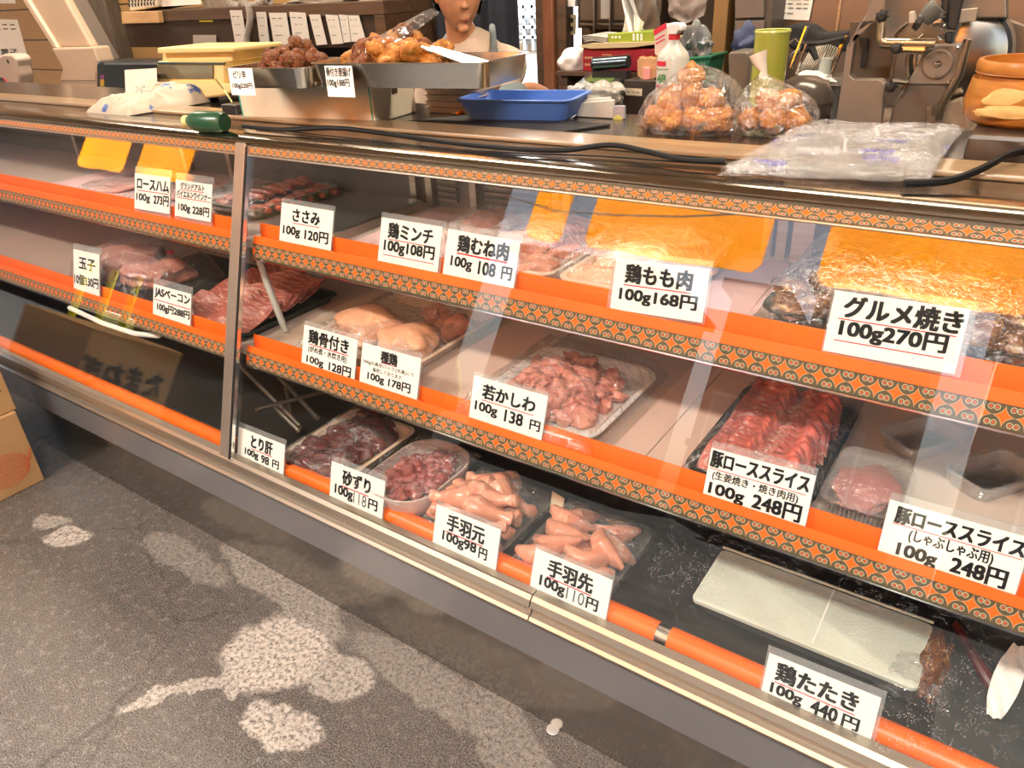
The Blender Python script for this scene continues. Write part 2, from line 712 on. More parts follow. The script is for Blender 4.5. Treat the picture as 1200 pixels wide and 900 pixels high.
# wooden post of the plank wall and a beam above it
a, b = AY(121, 40, 2.95), AY(141, 40, 2.95)
struct(MB().span((a.x, 2.90, 0), (b.x, 3.0, 2.8)).obj('trim_5', pm('weathered_wood', (.13, .10, .075), .7, 0, (.09, .065, .045), 5, stretch=(9, 9, 1)), bevel=.006), 'weathered grey brown post on the plank wall')
struct(MB().span((AY(40, 0, 2.95).x, 2.94, AY(100, 2, 2.95).z), (a.x, 3.0, AY(100, 2, 2.95).z + .06)).obj('trim_6', DWOOD, bevel=.004))

# ------------------------------------------------------------------ street things that the glass mirrors
CLOTH = NT('yellow_cloth')
df = CLOTH.n('BsdfDiffuse')
tl = CLOTH.n('BsdfTranslucent')
df.inputs[0].default_value = (.9, .50, .012, 1)
tl.inputs[0].default_value = (1.0, .56, .012, 1)
ms = CLOTH.n('MixShader')
ms.inputs[0].default_value = .75
CLOTH.l(df.outputs[0], ms.inputs[1])
CLOTH.l(tl.outputs[0], ms.inputs[2])
CLOTH = CLOTH.done(ms)
NY = -1.72
nr = [(-.85, .14), (-2.28, -1.15), (-2.72, -2.46), (-7.42, -6.45), (-8.5, -7.65)]
nl = ['yellow cloth shop curtain hanging nearest the right end of the shop front', 'wide yellow cloth shop curtain second from the right end of the shop front',
      'narrow yellow cloth strip beside the dark front wall', 'yellow cloth shop curtain just left of the dark front wall', 'yellow cloth shop curtain at the far left end of the shop front']
for i, ((x0, x1), lb) in enumerate(zip(nr, nl)):
    def fn(a, b, x0=x0, x1=x1, i=i):
        x = x0 + (x1 - x0) * a
        k = min(1, min(a, 1 - a) * (x1 - x0) / .07)
        lo = 1.93 + .06 * (1 - math.sqrt(max(0, 1 - (1 - k) ** 2)))
        z = lo + (2.62 - lo) * b
        return Vector((x, NY + .02 * math.sin(x * 9 + i) * (1 - b), z))
    tag(MB().grid(fn, 28, 8, .004).obj('shop_curtain', CLOTH), lb, 'curtain', 'yellow curtains over the shop front')
tag(MB().cyl((-8.7, NY, 2.66), (.4, NY, 2.66), .014).obj('curtain_pole', CHROME), 'long metal pole carrying the yellow shop curtains', 'pole')
q = []
for u, v in ((515, 205), (580, 225), (650, 247), (720, 252), (800, 254), (900, 249)):
    r_ = ray(u, v).normalized()
    p_ = G(u, v)
    n_ = Vector((0, 1, -.34)).normalized()
    d_ = r_ - 2 * r_.dot(n_) * n_
    q.append(p_ + d_ * ((NY + .1 - p_.y) / d_.y))
tag(MB().tube(q, .006, 6).obj('hanging_rope', WHITEP), 'thin white rope sagging in front of the yellow shop curtains', 'rope')
LEAF = pm('leaf_green', (.16, .26, .05), .6, 0, (.5, .6, .2), 9, .4, 20)
m = MB()
for k in range(26):
    m.blob((-13 + k * .26 + rnd.uniform(-.1, .1), -6.2 + rnd.uniform(-.3, .3), .7 + rnd.uniform(-.15, .5)), (.45, .4, .55), .35, 5, k, 2)
tag(m.obj('hedge', LEAF), 'leafy green hedge across the street from the shop', 'hedge', kind='stuff')
tag(MB().span((-13.4, -5.6, 0), (-9, -5.2, .45)).obj('planter_wall', pm('pale_stone', (.7, .7, .68), .8), smooth=0, bevel=.02), 'low pale stone planter wall before the hedge', 'planter')
YEL = pm('yellow_paint', (.95, .75, .0), .4)
for i, x in enumerate((-13.0, -12.2, -11.5)):
    tag(MB().lathe([(.06, 0), (.06, 1.15), (.05, 1.2)], (x, -4.6, -.04), 12).obj('street_bollard', YEL), ['yellow street bollard farthest left by the planter', 'middle yellow street bollard by the planter', 'yellow street bollard of the three nearest the shop curtain'][i], 'bollard', 'yellow bollards')
FAC = pm('facade_brown', (.22, .19, .17), .9)
FAC2 = pm('facade_pale', (.75, .75, .74), .9)


def building(name, lab, x0, x1, y, h, mat, wins):
    t = thing(name, lab, 'building', ((x0 + x1) / 2, y, -.04))
    MB().span((x0, y - 4, -.04), (x1, y, h)).obj('wall', mat, t, smooth=0)
    MB().span((x0 - .2, y - 4.2, h), (x1 + .2, y + .3, h + .2)).obj('roof', DWOOD, t, smooth=0)
    for (a, b, c, d) in wins:
        w = MB().span((a, y, c), (b, y + .06, d)).obj('window', WHITEP, t, smooth=0)
        MB().span((a + .06, y + .06, c + .06), (b - .06, y + .07, d - .06)).obj('pane', pm('window_glass', (.25, .32, .38), .08), w, smooth=0)


building('street_building', 'brown building across the street on the left of the sky gap', -9.5, -6.1, -12, 4.6, FAC, [(-8.5, -7.6, 1, 2.2), (-7.3, -6.5, 1, 2.2)])
building('street_building', 'brown building across the street between two sky gaps', -4.4, -3.5, -12, 4.6, FAC, [(-4.2, -3.7, 1.5, 2.6)])
building('street_building', 'brown building across the street at the right end', -2.85, -.7, -12, 5.0, FAC, [(-2.4, -1.4, 1.2, 2.5)])
building('street_building', 'pale building across the street farthest right', .2, 6, -12, 5.2, FAC, [(1, 2.2, 1.2, 2.6)])
building('street_building', 'long dark building added at the far left end of the street to darken the reflection', -40, -15, -12, 6, FAC, [(-20, -18, 1, 2.4), (-25, -23, 1, 2.4)])  # added to cover the bright sky mirrored in the left glass
building('street_building', 'low white shed in the gap across the street', -6.05, -4.45, -18, 1.7, FAC2, [(-5.4, -4.7, .3, 1.3)])

# ------------------------------------------------------------------ the refrigerated display case
XL, XP, XR = -4.4, -1.668, .98
case = thing('refrigerated_display_case', 'long steel refrigerated meat display case with sloping glass front and orange shelf edges', 'display case', (-1.6, 1.3, 0))


def speck(t):
    sp = t.n('SeparateXYZ')
    t.l(t.coord(), sp.inputs[0])
    v = t.n('TexVoronoi')
    v.inputs['Scale'].default_value = 330
    t.l(t.coord(), v.inputs['Vector'])
    dot = t.ramp(v.outputs['Distance'], .26, .16)
    pick = t.math('GREATER_THAN', t.noise(60, 2), .54)
    low = t.ramp(sp.outputs['Z'], .68, .56)
    xm = t.ramp(t.math('ABSOLUTE', t.math('ADD', sp.outputs['X'], .16)), .46, .2)
    bl = t.ramp(t.noise(5, 3), .38, .52)
    return t.math('MULTIPLY', t.math('MULTIPLY', t.math('MULTIPLY', dot, pick), t.math('MULTIPLY', low, xm)), t.math('MULTIPLY', bl, .42))


GLASS = thin('case_glass', (.975, .985, .975), .05, 0.0, speck=speck)


def strip_mat():
    t = NT('star_strip')
    sp = t.n('SeparateXYZ')
    t.l(t.coord('UV'), sp.inputs[0])
    fu = t.math('ABSOLUTE', t.math('SUBTRACT', t.math('FRACT', sp.outputs['X']), .5))
    fv = t.math('ABSOLUTE', t.math('MULTIPLY', t.math('SUBTRACT', sp.outputs['Y'], .5), 1.22))
    ast = t.math('ADD', t.math('POWER', fu, .58), t.math('POWER', fv, .58))
    star = t.math('LESS_THAN', ast, .66)
    halo = t.math('LESS_THAN', ast, .73)
    du = t.math('SUBTRACT', fu, .36)
    dv = t.math('SUBTRACT', fv, .37)
    d = t.math('SQRT', t.math('ADD', t.math('MULTIPLY', du, du), t.math('MULTIPLY', dv, dv)))
    ring = t.math('LESS_THAN', d, .15)
    hole = t.math('LESS_THAN', d, .10)
    dot = t.math('LESS_THAN', d, .062)
    c = t.mix(t.noise(30), (.085, .065, .033), (.13, .10, .055))
    c = t.mix(halo, c, (.42, .33, .18))
    c = t.mix(ring, c, (.46, .38, .23))
    c = t.mix(hole, c, (.09, .065, .035))
    c = t.mix(dot, c, (.75, .10, .04))
    c = t.mix(star, c, (.95, .14, .012))
    return t.done(t.pbsdf(c, .45, 0, None, .25, 0))


STRIP = strip_mat()


def strip(name, x0, x1, y0, z0, y1, z1, per):
    m = MB()
    uv = m.b.loops.layers.uv.new('UVMap')
    th = Vector((0, .004, 0))
    q = [Vector((x0, y0, z0)), Vector((x1, y0, z0)), Vector((x1, y1, z1)), Vector((x0, y1, z1))]
    v = [m.b.verts.new(p) for p in q]
    w = [m.b.verts.new(p + th) for p in q]
    fs = [m.b.faces.new(v), m.b.faces.new(w[::-1])] + [m.b.faces.new((v[i], w[i], w[(i + 1) % 4], v[(i + 1) % 4])) for i in range(4)]
    for f in fs:
        for lp in f.loops:
            k = (v.index(lp.vert) if lp.vert in v else w.index(lp.vert))
            lp[uv].uv = (q[k].x / per, 0 if k < 2 else 1)
    return m.obj(name, STRIP, case, smooth=0)


# plinth and kick panel
KICK = pm('kick_steel', (.25, .255, .265), .24, .5, (.23, .235, .245), 3)
MB().span((XL, .93, 0), (XR, .96, .20)).obj('plinth', pm('plinth_steel', (.36, .335, .30), .13, .95, (.30, .28, .25), 4, .05, 14), case, smooth=0)
MB().span((XL, .927, .20), (XR, .96, .33)).obj('kick_panel', KICK, case, smooth=0)
RAIL = pm('rail_aluminium', (.50, .44, .36), .36, .9, (.47, .41, .33), 3, stretch=(1, 30, 30))
for k, (x0, x1) in enumerate(((XL, -.655), (-.652, XR))):
    MB().prof([(.95, .33), (.912, .322), (.908, .332), (.914, .338), (.917, .339), (.923, .341), (.9235, .357), (.917, .359), (.915, .362), (.921, .376), (.929, .384), (.95, .384)], x0, x1).obj('bottom_rail', RAIL, case, smooth=0)
for x in (-.672, -.634, -.17, .3, -1.2):
    MB().cyl((x, .9235, .349), (x, .9205, .349), .0045, 10).obj('rail_screw', STEEL, case)
# base tray, shelves, back, ends
YB = 1.64
DARKIN = pm('case_inner_grey', (.115, .105, .095), .4, .3, (.09, .082, .075), 4)
MB().span((XL, .945, .30), (XR, YB, .362)).obj('base_deck', pm('base_steel', (.11, .1, .095), .3, .7, (.08, .075, .07), 4), case, smooth=0)
MB().span((XL, YB, .3), (XR, YB + .02, 1.18)).obj('back_panel', pm('back_panel_grey', (.20, .185, .17), .45, .3, (.16, .15, .135), 3), case, smooth=0)
MB().prof([(.94, .36), (gy(1.17) - .004, 1.17), (YB, 1.17), (YB, .3), (.94, .3)], XL - .03, XL).obj('end_panel', GREYP, case, smooth=0)
MB().prof([(.94, .36), (gy(1.17) - .004, 1.17), (YB, 1.17), (YB, .3), (.94, .3)], XR, XR + .03).obj('end_panel', GREYP, case, smooth=0)
DECK = pm('shelf_deck_cream', (.56, .41, .34), .4, .1, (.50, .365, .30), 4)
SH = [(.898, .934, .953, .979, .936), (.625, .66, .676, .699, .662)]      # strip bottom, strip top, middle, orange top, deck
for zb, zt, zm, zo, zd in SH:
    sh = MB().span((XL, gy(zt, .036), zd - .02), (XR, YB, zd)).obj('shelf', DECK, case, smooth=0)
    for x in (-3.6, -2.6, -1.75, -1.62, -.9, -.1, .7):
        MB().span((x - .008, gy(zt, .10), zd - .045), (x + .008, YB - .01, zd - .02)).obj('shelf_bracket', STEEL_D, sh, smooth=0)
    for x0, x1 in ((XL, XP - .028), (XP + .024, XR)):
        strip('patterned_strip', x0, x1, gy(zb, .03), zb, gy(zt, .03), zt, .0285)
        MB().cyl((x0, gy(zb, .031), zb - .003), (x1, gy(zb, .031), zb - .003), .003, 8).obj('strip_edge', CHROME, case)
        # the orange price rail: front lip, slot, taller rear lip
        y0, ym, yo = gy(zt, .028), gy(zm, .028), gy(zo, .046)
        yq = gy(zm, .046)
        MB().prof([(y0, zt), (ym, zm), (ym + .003, zm), (y0 + .004, zt + .003), (yq + .001, zt + .004), (yo, zo), (yo + .003, zo), (yq + .008, zt)], x0 + .004, x1 - .004).obj('price_rail', ORANGE, case, smooth=0)
# rounded orange bumper along the base
for x0, x1 in ((XL, XP - .026), (XP + .03, -.395), (-.37, XR)):
    c_ = (gy(.38, .052), .377)
    MB().cyl((x0, *c_), (x1, *c_), .0235, 18).obj('bumper', ORANGE, case)
MB().cyl((-.40, gy(.38, .052), .377), (-.365, gy(.38, .052), .377), .0215, 16).obj('bumper_joint', STEEL, case)
# glass panes and the upright between them
for x0, x1 in ((XL, XP - .012), (XP + .012, XR)):
    MB().prof([(gy(.384), .384), (gy(1.168), 1.168), (gy(1.168) + .005, 1.168), (gy(.384) + .005, .384)], x0, x1).obj('front_glass', GLASS, case, smooth=0)
MB().prof([(gy(.383, -.006), .383), (gy(1.178, -.006), 1.178), (gy(1.178, .016), 1.178), (gy(.383, .016), .383)], XP - .025, XP + .017).obj('upright', pm('upright_metal', (.46, .40, .33), .35, .7, (.36, .32, .27), 3), case, smooth=0, bevel=.003)
MB().prof([(gy(.383, -.008), .383), (gy(1.17, -.008), 1.17), (gy(1.17, .006), 1.17), (gy(.383, .006), .383)], XP + .018, XP + .024).obj('upright_gasket', BLACK, case, smooth=0)
MB().prof([(gy(.383, -.007), .383), (gy(1.17, -.007), 1.17), (gy(1.17, .004), 1.17), (gy(.383, .004), .383)], XP + .0245, XP + .028).obj('upright_edge', CHROME, case, smooth=0)
# top: star strip, rounded lip, plank, steel worktop
strip('patterned_strip', XL, XR, gy(1.1525, -.002), 1.1525, gy(1.1715, -.002), 1.1715, .0245)
MB().cyl((XL, gy(1.150, -.003), 1.150), (XR, gy(1.150, -.003), 1.150), .0026, 8).obj('strip_edge', RAIL, case)
LIP = pm('top_lip_steel', (.56, .49, .40), .16, 1.0, (.46, .40, .33), 2, stretch=(1, 30, 30))
MB().prof([(1.194, 1.172), (1.192, 1.176), (1.1945, 1.1785), (1.1935, 1.181), (1.197, 1.186), (1.205, 1.191), (1.225, 1.194), (1.30, 1.194), (1.305, 1.191), (1.365, 1.191), (1.368, 1.19), (1.368, 1.15), (1.2, 1.15)], XL, XR).obj('top_lip', LIP, case, smooth=.9)
TOPS = pm('worktop_steel', (.20, .17, .145), .2, .9, (.16, .135, .115), 2)
MB().span((XL, 1.37, 1.172), (XR, 1.80, 1.189)).obj('worktop', TOPS, case, smooth=0)
MB().span((XL, 1.385, 1.1892), (XR, 1.485, 1.199)).obj('plank', pm('plank_wood', (.36, .24, .13), .3, 0, (.27, .165, .085), 3, .04, 30, stretch=(1, 10, 10), coat=.3), case, smooth=0, bevel=.003)
MB().span((XL, 1.78, .0), (XR, 1.80, 1.172)).obj('rear_panel', GREYP, case, smooth=0)
# lighting tube inside, under the lip
tb = MB().cyl((XL + .1, 1.268, 1.152), (XP - .05, 1.268, 1.152), .011, 10)
tb.cyl((XP + .05, 1.268, 1.152), (XR - .05, 1.268, 1.152), .011, 10)
tb.obj('light_tube', emit('tube_light', (1, .92, .82), 14), case)
MB().span((XL + .05, 1.243, 1.164), (XR - .02, 1.30, 1.168)).obj('tube_reflector', WHITEP, case, smooth=0)
# slim tubes added under the two shelves to brighten the goods, hidden by star strips
for zb, zt, zm, zo, zd in SH:
    tb = MB().cyl((XL + .1, gy(zt, .085), zd - .030), (XP - .06, gy(zt, .085), zd - .030), .006, 8)
    tb.cyl((XP + .06, gy(zt, .085), zd - .030), (XR - .05, gy(zt, .085), zd - .030), .006, 8)
    tb.obj('light_tube', emit('added_shelf_light', (1, .88, .76), 6), case)
# rear sliding door frames seen at the back of the top shelf
for x in (-1.0, -.97, -1.49, -1.43, -1.27, -.455, -.425, -.392, -.37, -2.62, -2.35, -3.4):
    MB().span((x - .011, YB - .03, .936), (x + .011, YB - .001, 1.17)).obj('door_frame', STEEL, case, smooth=0)
gr = MB()
for x0, x1 in ((-1.41, -1.34), (-1.24, -1.04)):
    for k in range(12):
        z = .955 + k * .017
        gr.span((x0, YB - .014, z), (x1, YB - .004, z + .008))
gr.obj('louvre', STEEL_D, case, smooth=0)
# drain hose and rack bars inside
hp = [AY(314, 312, 1.22), AY(314, 330, 1.22), AY(318, 345, 1.23), AY(328, 358, 1.24), AY(345, 372, 1.25)]
hp = [Vector((-1.76, 1.24, .912)), Vector((-1.76, 1.235, .84)), Vector((-1.745, 1.23, .79)), Vector((-1.71, 1.215, .745)), Vector((-1.655, 1.19, .69)), Vector((-1.63, 1.18, .664))]
MB().tube(hp, .0095, 10).obj('drain_hose', pm('hose_grey', (.42, .38, .33), .4), case)
rk = MB()
for a, b in (((278, 425), (352, 500)), ((318, 432), (372, 490)), ((300, 480), (395, 455)), ((322, 478), (350, 505))):
    rk.tube([AZ(*a, .47), AZ(*b, .43)], .007, 8)
for x in (-1.98, -1.72):
    rk.cyl((x, 1.2, .362), (x, 1.2, .46), .006)
rk.obj('rack_bars', STEEL_D, case)
# left section: curved white pipe under the second shelf
MB().tube([Vector((-2.6, 1.045, .60)), Vector((-2.4, 1.045, .585)), Vector((-2.22, 1.05, .585)), Vector((-2.1, 1.06, .60)), Vector((-2.05, 1.07, .625))], .008, 8).obj('drain_pipe', WHITEP, case)

# ------------------------------------------------------------------ the price cards
def sign(label, TL, TR, BR, BL, lines, rules, off=.0375, acr=(.004, .02, .004, .012), tin=None, thinpen=()):
    a, b, c, d = [G(*p, off) for p in (TL, TR, BR, BL)]
    X = ((b - a) + (c - d)) / 2
    U = ((a - d) + (b - c)) / 2
    w, h = X.length, U.length
    X.normalize()
    U = (U - X * U.dot(X)).normalized()
    N = X.cross(U)
    ctr = (a + b + c + d) / 4
    org = ctr - X * w / 2 - U * h / 2
    t = thing('price_card', label, 'price card', tuple(org + X * w / 2), 'price cards in the display case')

    def fr(u, v, l):
        return org + X * (u * w) + U * (v * h) + N * l

    def slab(u0, v0, u1, v1, l0, l1):
        m = MB()
        m.prism([fr(u0, v0, l0), fr(u1, v0, l0), fr(u1, v1, l0), fr(u0, v1, l0)], N * (l1 - l0))
        return m
    slab(0, 0, 1, 1, 0, .0006).obj('card', PAPER, t, smooth=0)
    link_mesh('lettering', lettering(lines, fr), INK, t)
    if thinpen:
        link_mesh('handwriting', lettering(thinpen, fr), INKTHIN, t)
    if rules:
        m = MB()
        for u0, v0, u1, hgt in rules:
            m.prism([fr(u0, v0, .0008), fr(u1, v0, .0008), fr(u1, v0 + hgt, .0008), fr(u0, v0 + hgt, .0008)], N * .0003)
        m.obj('underline', RED, t, smooth=0)
    l, tp, r, bt = acr
    slab(-l / w, -bt / h, 1 + r / w, 1 + tp / h, -.0022, -.0010).obj('sleeve', ACRYL, t, smooth=0)
    return t


B = .02
sign('price card reading ロースハム 100g 273円, its top half yellowed by the curtain reflection', (156, 203), (197.5, 208), (201, 251), (160, 244), [('ロースハム', .08, .58, .97, .88, B), ('100g', .06, .2, .45, .45, B), ('273円', .56, .2, .97, .47, B)], [(.08, .52, .97, .022)])
sign('price card for wiener sausages reading 100g 228円, beside the steel upright', (204.5, 211), (246, 216), (250, 261), (207, 252), [('グランドアルト', .14, .78, .80, .95, B), ('バイエルンウインナー', .04, .55, .98, .73, B), ('100g', .1, .12, .43, .36, B), ('228円', .5, .12, .95, .36, B)], [(.14, .745, .80, .02), (.04, .51, .98, .02)])
sign('pale price card reading 10個 330円 before the bagged meat', (88, 293), (114, 297), (119, 351), (85, 340), [('玉子', .22, .58, .85, .84, B), ('10個330円', .04, .2, .97, .44, B)], [])
sign('price card reading JASベーコン 100g円288円', (177.5, 333), (221, 344), (226, 386), (182, 371), [('JASベーコン', .05, .62, .97, .92, B), ('100g円288円', .12, .22, .98, .48, B)], [(.02, .54, .99, .025)])
sign('price card reading ささみ 100g 120円 beside an empty steel tray', (328, 237), (389, 247.5), (389.5, 297), (329.5, 285), [('ささみ', .24, .60, .76, .90, B), ('100g', .07, .20, .40, .46, B), ('120円', .50, .20, .94, .46, B)], [(.25, .545, .77, .018)], acr=(.002, .012, .002, .004))
sign('price card reading 鶏ミンチ 100g108円', (445, 254), (516, 266), (515, 323), (445, 309.5), [('鶏ミンチ', .14, .60, .87, .92, B), ('100g108円', .09, .26, .92, .56, B)], [(.15, .555, .86, .018), (.08, .215, .93, .018)], acr=(.003, .012, .006, .004))
sign('price card reading 鶏むね肉 100g 108円 before the chicken breasts', (523, 268), (607, 282.5), (604, 343), (521, 324), [('鶏むね肉', .17, .58, .87, .92, B), ('100g', .10, .21, .40, .47, B), ('108', .5, .21, .73, .47, B), ('円', .82, .21, .95, .46, B)], [(.17, .525, .87, .035)], acr=(.002, .014, .003, .004))
sign('price card reading 鶏もも肉 100g168円, its foot under a bright reflection', (722, 300.5), (831, 317.5), (824, 376), (715.5, 364), [('鶏もも肉', .13, .56, .84, .92, B), ('100g168円', .09, .16, .92, .46, B)], [(.12, .50, .84, .022)], acr=(.008, .014, .004, .004))
sign('large price card reading グルメ焼き 100g270円, glowing yellow at the top', (977, 341), (1135, 361), (1121, 440), (966, 410), [('グルメ焼き', .10, .60, .97, .95, B), ('100g270円', .10, .24, .90, .56, B)], [(.07, .555, .95, .018), (.07, .20, .90, .018)], acr=(.003, .012, .008, .004))
sign('price card reading 鶏骨付き with a line in brackets, 100g 128円', (356, 379.5), (419, 399), (415.5, 447), (354, 428), [('鶏骨付き', .11, .60, .85, .93, B), ('(がめ煮・水炊き用)', .12, .36, .84, .54, .01), ('100g', .10, .07, .42, .28, B), ('128円', .53, .07, .93, .30, B)], [(.12, .555, .86, .022)], acr=(.001, .011, .002, .006))
sign('price card reading 種鶏 with two small lines, 100g 178円', (424, 401), (493, 420), (489, 470.5), (422.5, 449), [('種鶏', .34, .66, .62, .93, B), ('500gの真空パック(冷凍)にて', .04, .51, .92, .62, .006), ('販売しております', .22, .38, .72, .48, .006), ('100g', .14, .12, .43, .33, B), ('178円', .51, .13, .88, .34, B)], [(.35, .64, .62, .018)], acr=(.001, .012, .003, .006))
sign('price card reading 若かしわ 100g 138円 before the heap of cut chicken', (554, 439), (640, 464), (636, 520), (551, 492.5), [('若かしわ', .15, .57, .86, .88, B), ('100g', .07, .22, .38, .47, B), ('138', .49, .22, .73, .47, B), ('円', .83, .22, .96, .43, B)], [(.15, .515, .86, .018)], acr=(.001, .008, .002, .004))
sign('price card reading 豚ローススライス with a line for ginger and grilled pork, 100g 248円', (834, 524), (956, 558), (942.5, 623), (822.5, 586.5), [('豚ローススライス', .02, .67, .96, .96, B), ('(生姜焼き・焼き肉用)', .06, .43, .89, .61, .01), ('100g', .05, .12, .40, .38, B), ('248円', .49, .13, .94, .42, B)], [(.02, .625, .95, .014)], acr=(.001, .013, .001, .004))
sign('price card reading 豚ローススライス (しゃぶしゃぶ用) 100g 248円 at the right edge', (1042, 586), (1207, 629), (1190, 705), (1027.5, 651.5), [('豚ローススライス', .07, .66, .98, .93, B), ('(しゃぶしゃぶ用)', .20, .40, .80, .62, .01), ('100g', .14, .09, .43, .35, B), ('248円', .54, .12, .92, .40, B)], [(.06, .635, .98, .012)], acr=(.001, .012, .002, .004))
BO = .022
sign('price card reading とり肝 100g 98円 before the dark livers', (279, 500), (334, 521), (332, 560), (279, 536.5), [('とり肝', .30, .52, .75, .90, B), ('100g', .17, .18, .46, .44, B), ('98', .53, .18, .69, .42, B), ('円', .77, .18, .90, .42, B)], [(.30, .47, .75, .025)], off=BO, acr=(.002, .014, .002, .004))
sign('price card reading 砂ずり with a handwritten 118 円', (389, 540), (451, 564), (448, 613), (386, 587), [('砂ずり', .23, .55, .75, .90, B), ('100g', .10, .20, .44, .49, B), ('円', .74, .22, .90, .46, B)], [(.22, .485, .73, .025)], off=BO, acr=(.001, .014, .003, .004), thinpen=[('118', .46, .20, .70, .48, -.004)])
sign('price card reading 手羽元 100g98円 before the drumettes', (511, 591), (586, 620), (581, 674.5), (507.5, 641), [('手羽元', .20, .54, .78, .90, B), ('100g98', .15, .22, .68, .49, B), ('円', .73, .22, .85, .46, B)], [(.19, .48, .77, .025)], off=BO, acr=(.001, .010, .002, .004))
sign('price card reading 手羽先 with a handwritten 110 円 before the wing tips', (627.5, 641), (716, 680), (711, 732), (621, 693), [('手羽先', .20, .52, .78, .90, B), ('100g', .12, .17, .45, .47, B), ('円', .74, .19, .88, .44, B)], [(.20, .47, .78, .025)], off=BO, acr=(.003, .008, .002, .004), thinpen=[('110', .48, .18, .71, .46, -.004)])
sign('price card reading 鶏たたき 100g 440円 on the bottom row nearest the corner', (901, 765), (1032, 817), (1019.5, 875), (891, 818), [('鶏たたき', .10, .52, .83, .90, B), ('100g', .08, .17, .37, .44, B), ('440', .46, .17, .69, .44, B), ('円', .74, .17, .88, .42, B)], [(.10, .46, .83, .02)], off=BO, acr=(.004, .013, .006, .004))
# ------------------------------------------------------------------ goods inside the case
def meat(name, a, b, fat=None, scale=18, rough=.32, fs=40, lo=.62, hi=.7, stretch=None, coat=.3, sss=.12, bmp=.25):
    if name in _mc:
        return _mc[name]
    t = NT(name)
    vec = t.scaled(stretch) if stretch else None
    c = t.mix(t.ramp(t.noise(scale, 4, .6, vec=vec), .35, .65), a, b)
    if fat:
        c = t.mix(t.ramp(t.noise(fs, 4, .6, vec=vec, dist=.8), lo, hi), c, fat)
    p = t.pbsdf(c, rough, 0, t.bump(t.noise(fs * 2.2, 3), bmp, .003 if bmp < .5 else .008), .5, coat)
    p.inputs['Subsurface Weight'].default_value = sss
    p.inputs['Subsurface Radius'].default_value = (.012, .004, .003)
    _mc[name] = t.done(p)
    return _mc[name]


PINK = meat('chicken_flesh', (.74, .33, .21), (.62, .22, .13), (.85, .58, .40), 14, .3, 26, .6, .72)
SKIN = meat('chicken_skin', (.76, .40, .24), (.70, .31, .17), (.86, .58, .38), 12, .35, 30, .55, .7)
WINGM = meat('wing_flesh', (.72, .33, .22), (.62, .24, .15), (.84, .55, .40), 16, .3, 24, .55, .7)
CUTM = meat('cut_chicken_flesh', (.74, .30, .22), (.60, .19, .14), (.88, .62, .50), 22, .3, 38, .58, .68)
PORK = meat('pork_slice_meat', (.66, .17, .13), (.54, .11, .085), (.86, .56, .46), 16, .35, 30, .58, .66)
LIVER = meat('dark_liver', (.13, .018, .014), (.085, .012, .010), None, 20, .18, 30, coat=.7)
GIZ = meat('gizzard_red', (.42, .10, .08), (.30, .05, .045), (.6, .3, .25), 20, .25, 34)
MARIN = meat('marinated_meat', (.20, .075, .025), (.10, .035, .014), (.42, .24, .09), 26, .22, 60, .56, .64, coat=.6)
SAUS = meat('sausage_skin', (.46, .12, .06), (.36, .08, .045), None, 16, .28, 30)
BACON = meat('bacon_meat', (.38, .10, .07), (.28, .06, .045), (.56, .30, .22), 10, .35, 16, .52, .6, (1, 8, 8))
MINCE = meat('minced_chicken', (.72, .36, .27), (.62, .27, .19), (.80, .55, .45), 60, .4, 90)
PINKSHEET = pm('pink_sheet', (.80, .52, .48), .5, 0, (.74, .46, .43), 6)
PINKBOARD = pm('pinkish_board', (.68, .47, .39), .4, 0, (.62, .42, .34), 3)
DKTRAY = pm('dark_green_tray', (.012, .02, .016), .25)
D1, D2, D0 = .9362, .6622, .3622


def sheet(name, lab, x0, x1, y0, y1, z, mat, th=.002, cat='sheet'):
    return tag(MB().span((x0, y0, z), (x1, y1, z + th)).obj(name, mat, smooth=0, bevel=.0008), lab, cat)


# --- top shelf ------------------------------------------------------
sheet('pink_sheet', 'pink plastic sheet lying between the ささみ card and the 鶏ミンチ card', -1.40, -.975, 1.16, 1.57, D1, PINKSHEET)
sheet('pink_sheet', 'pink plastic sheet with grooves right of the chicken thighs', -.50, -.37, 1.16, 1.58, D1, PINKSHEET)
sheet('pink_sheet', 'pink plastic sheet under the ham cards in the left section', -2.95, -1.98, 1.16, 1.55, D1, PINKSHEET)
# empty steel tray, upside down
m = MB()
m.loft([rrect(-1.565, 1.40, D1, .27, .39, .012), rrect(-1.565, 1.40, D1 + .022, .262, .38, .012), rrect(-1.565, 1.40, D1 + .026, .25, .37, .012)])
tag(m.obj('steel_tray', pm('matt_steel', (.5, .45, .38), .35, 1.0), None, .5), 'flat empty grey steel tray behind the ささみ card', 'tray')
# sausages beside the upright
t = thing('sausage_tray', 'clear wrapped tray of sausages behind the steel upright', 'tray', (-1.90, 1.43, D1))
tray_mb(-1.90, 1.43, D1, .25, .33, .035, .02).obj('dish', pm('olive_tray', (.17, .15, .08), .4), t)
wrap_mb(-1.90, 1.43, D1 + .04, .26, .34, .035, .006, 3).obj('film', WRAP, t)
sg = MB().tube([(-.05, 0, 0), (-.02, 0, .006), (.02, 0, .006), (.05, 0, 0)], [.008, .0125, .0125, .008], 12).mesh('sausage')
k = 0
for r in range(7):
    for c_ in range(3):
        o = link_mesh('sausage', sg if not k else sg.copy(), SAUS) if k == 0 else dup(s0)
        if k == 0:
            s0 = o
        o.location = (-1.985 + c_ * .085 + rnd.uniform(-.006, .006), 1.31 + r * .042, D1 + .018 + (.02 if c_ == 1 else 0) + rnd.uniform(0, .004))
        o.rotation_euler = (0, rnd.uniform(-.15, .15), rnd.uniform(-.3, .3))
        tag(o, 'short reddish sausage in the wrapped tray behind the steel upright', 'sausage', 'sausages in the tray by the upright')
        k += 1
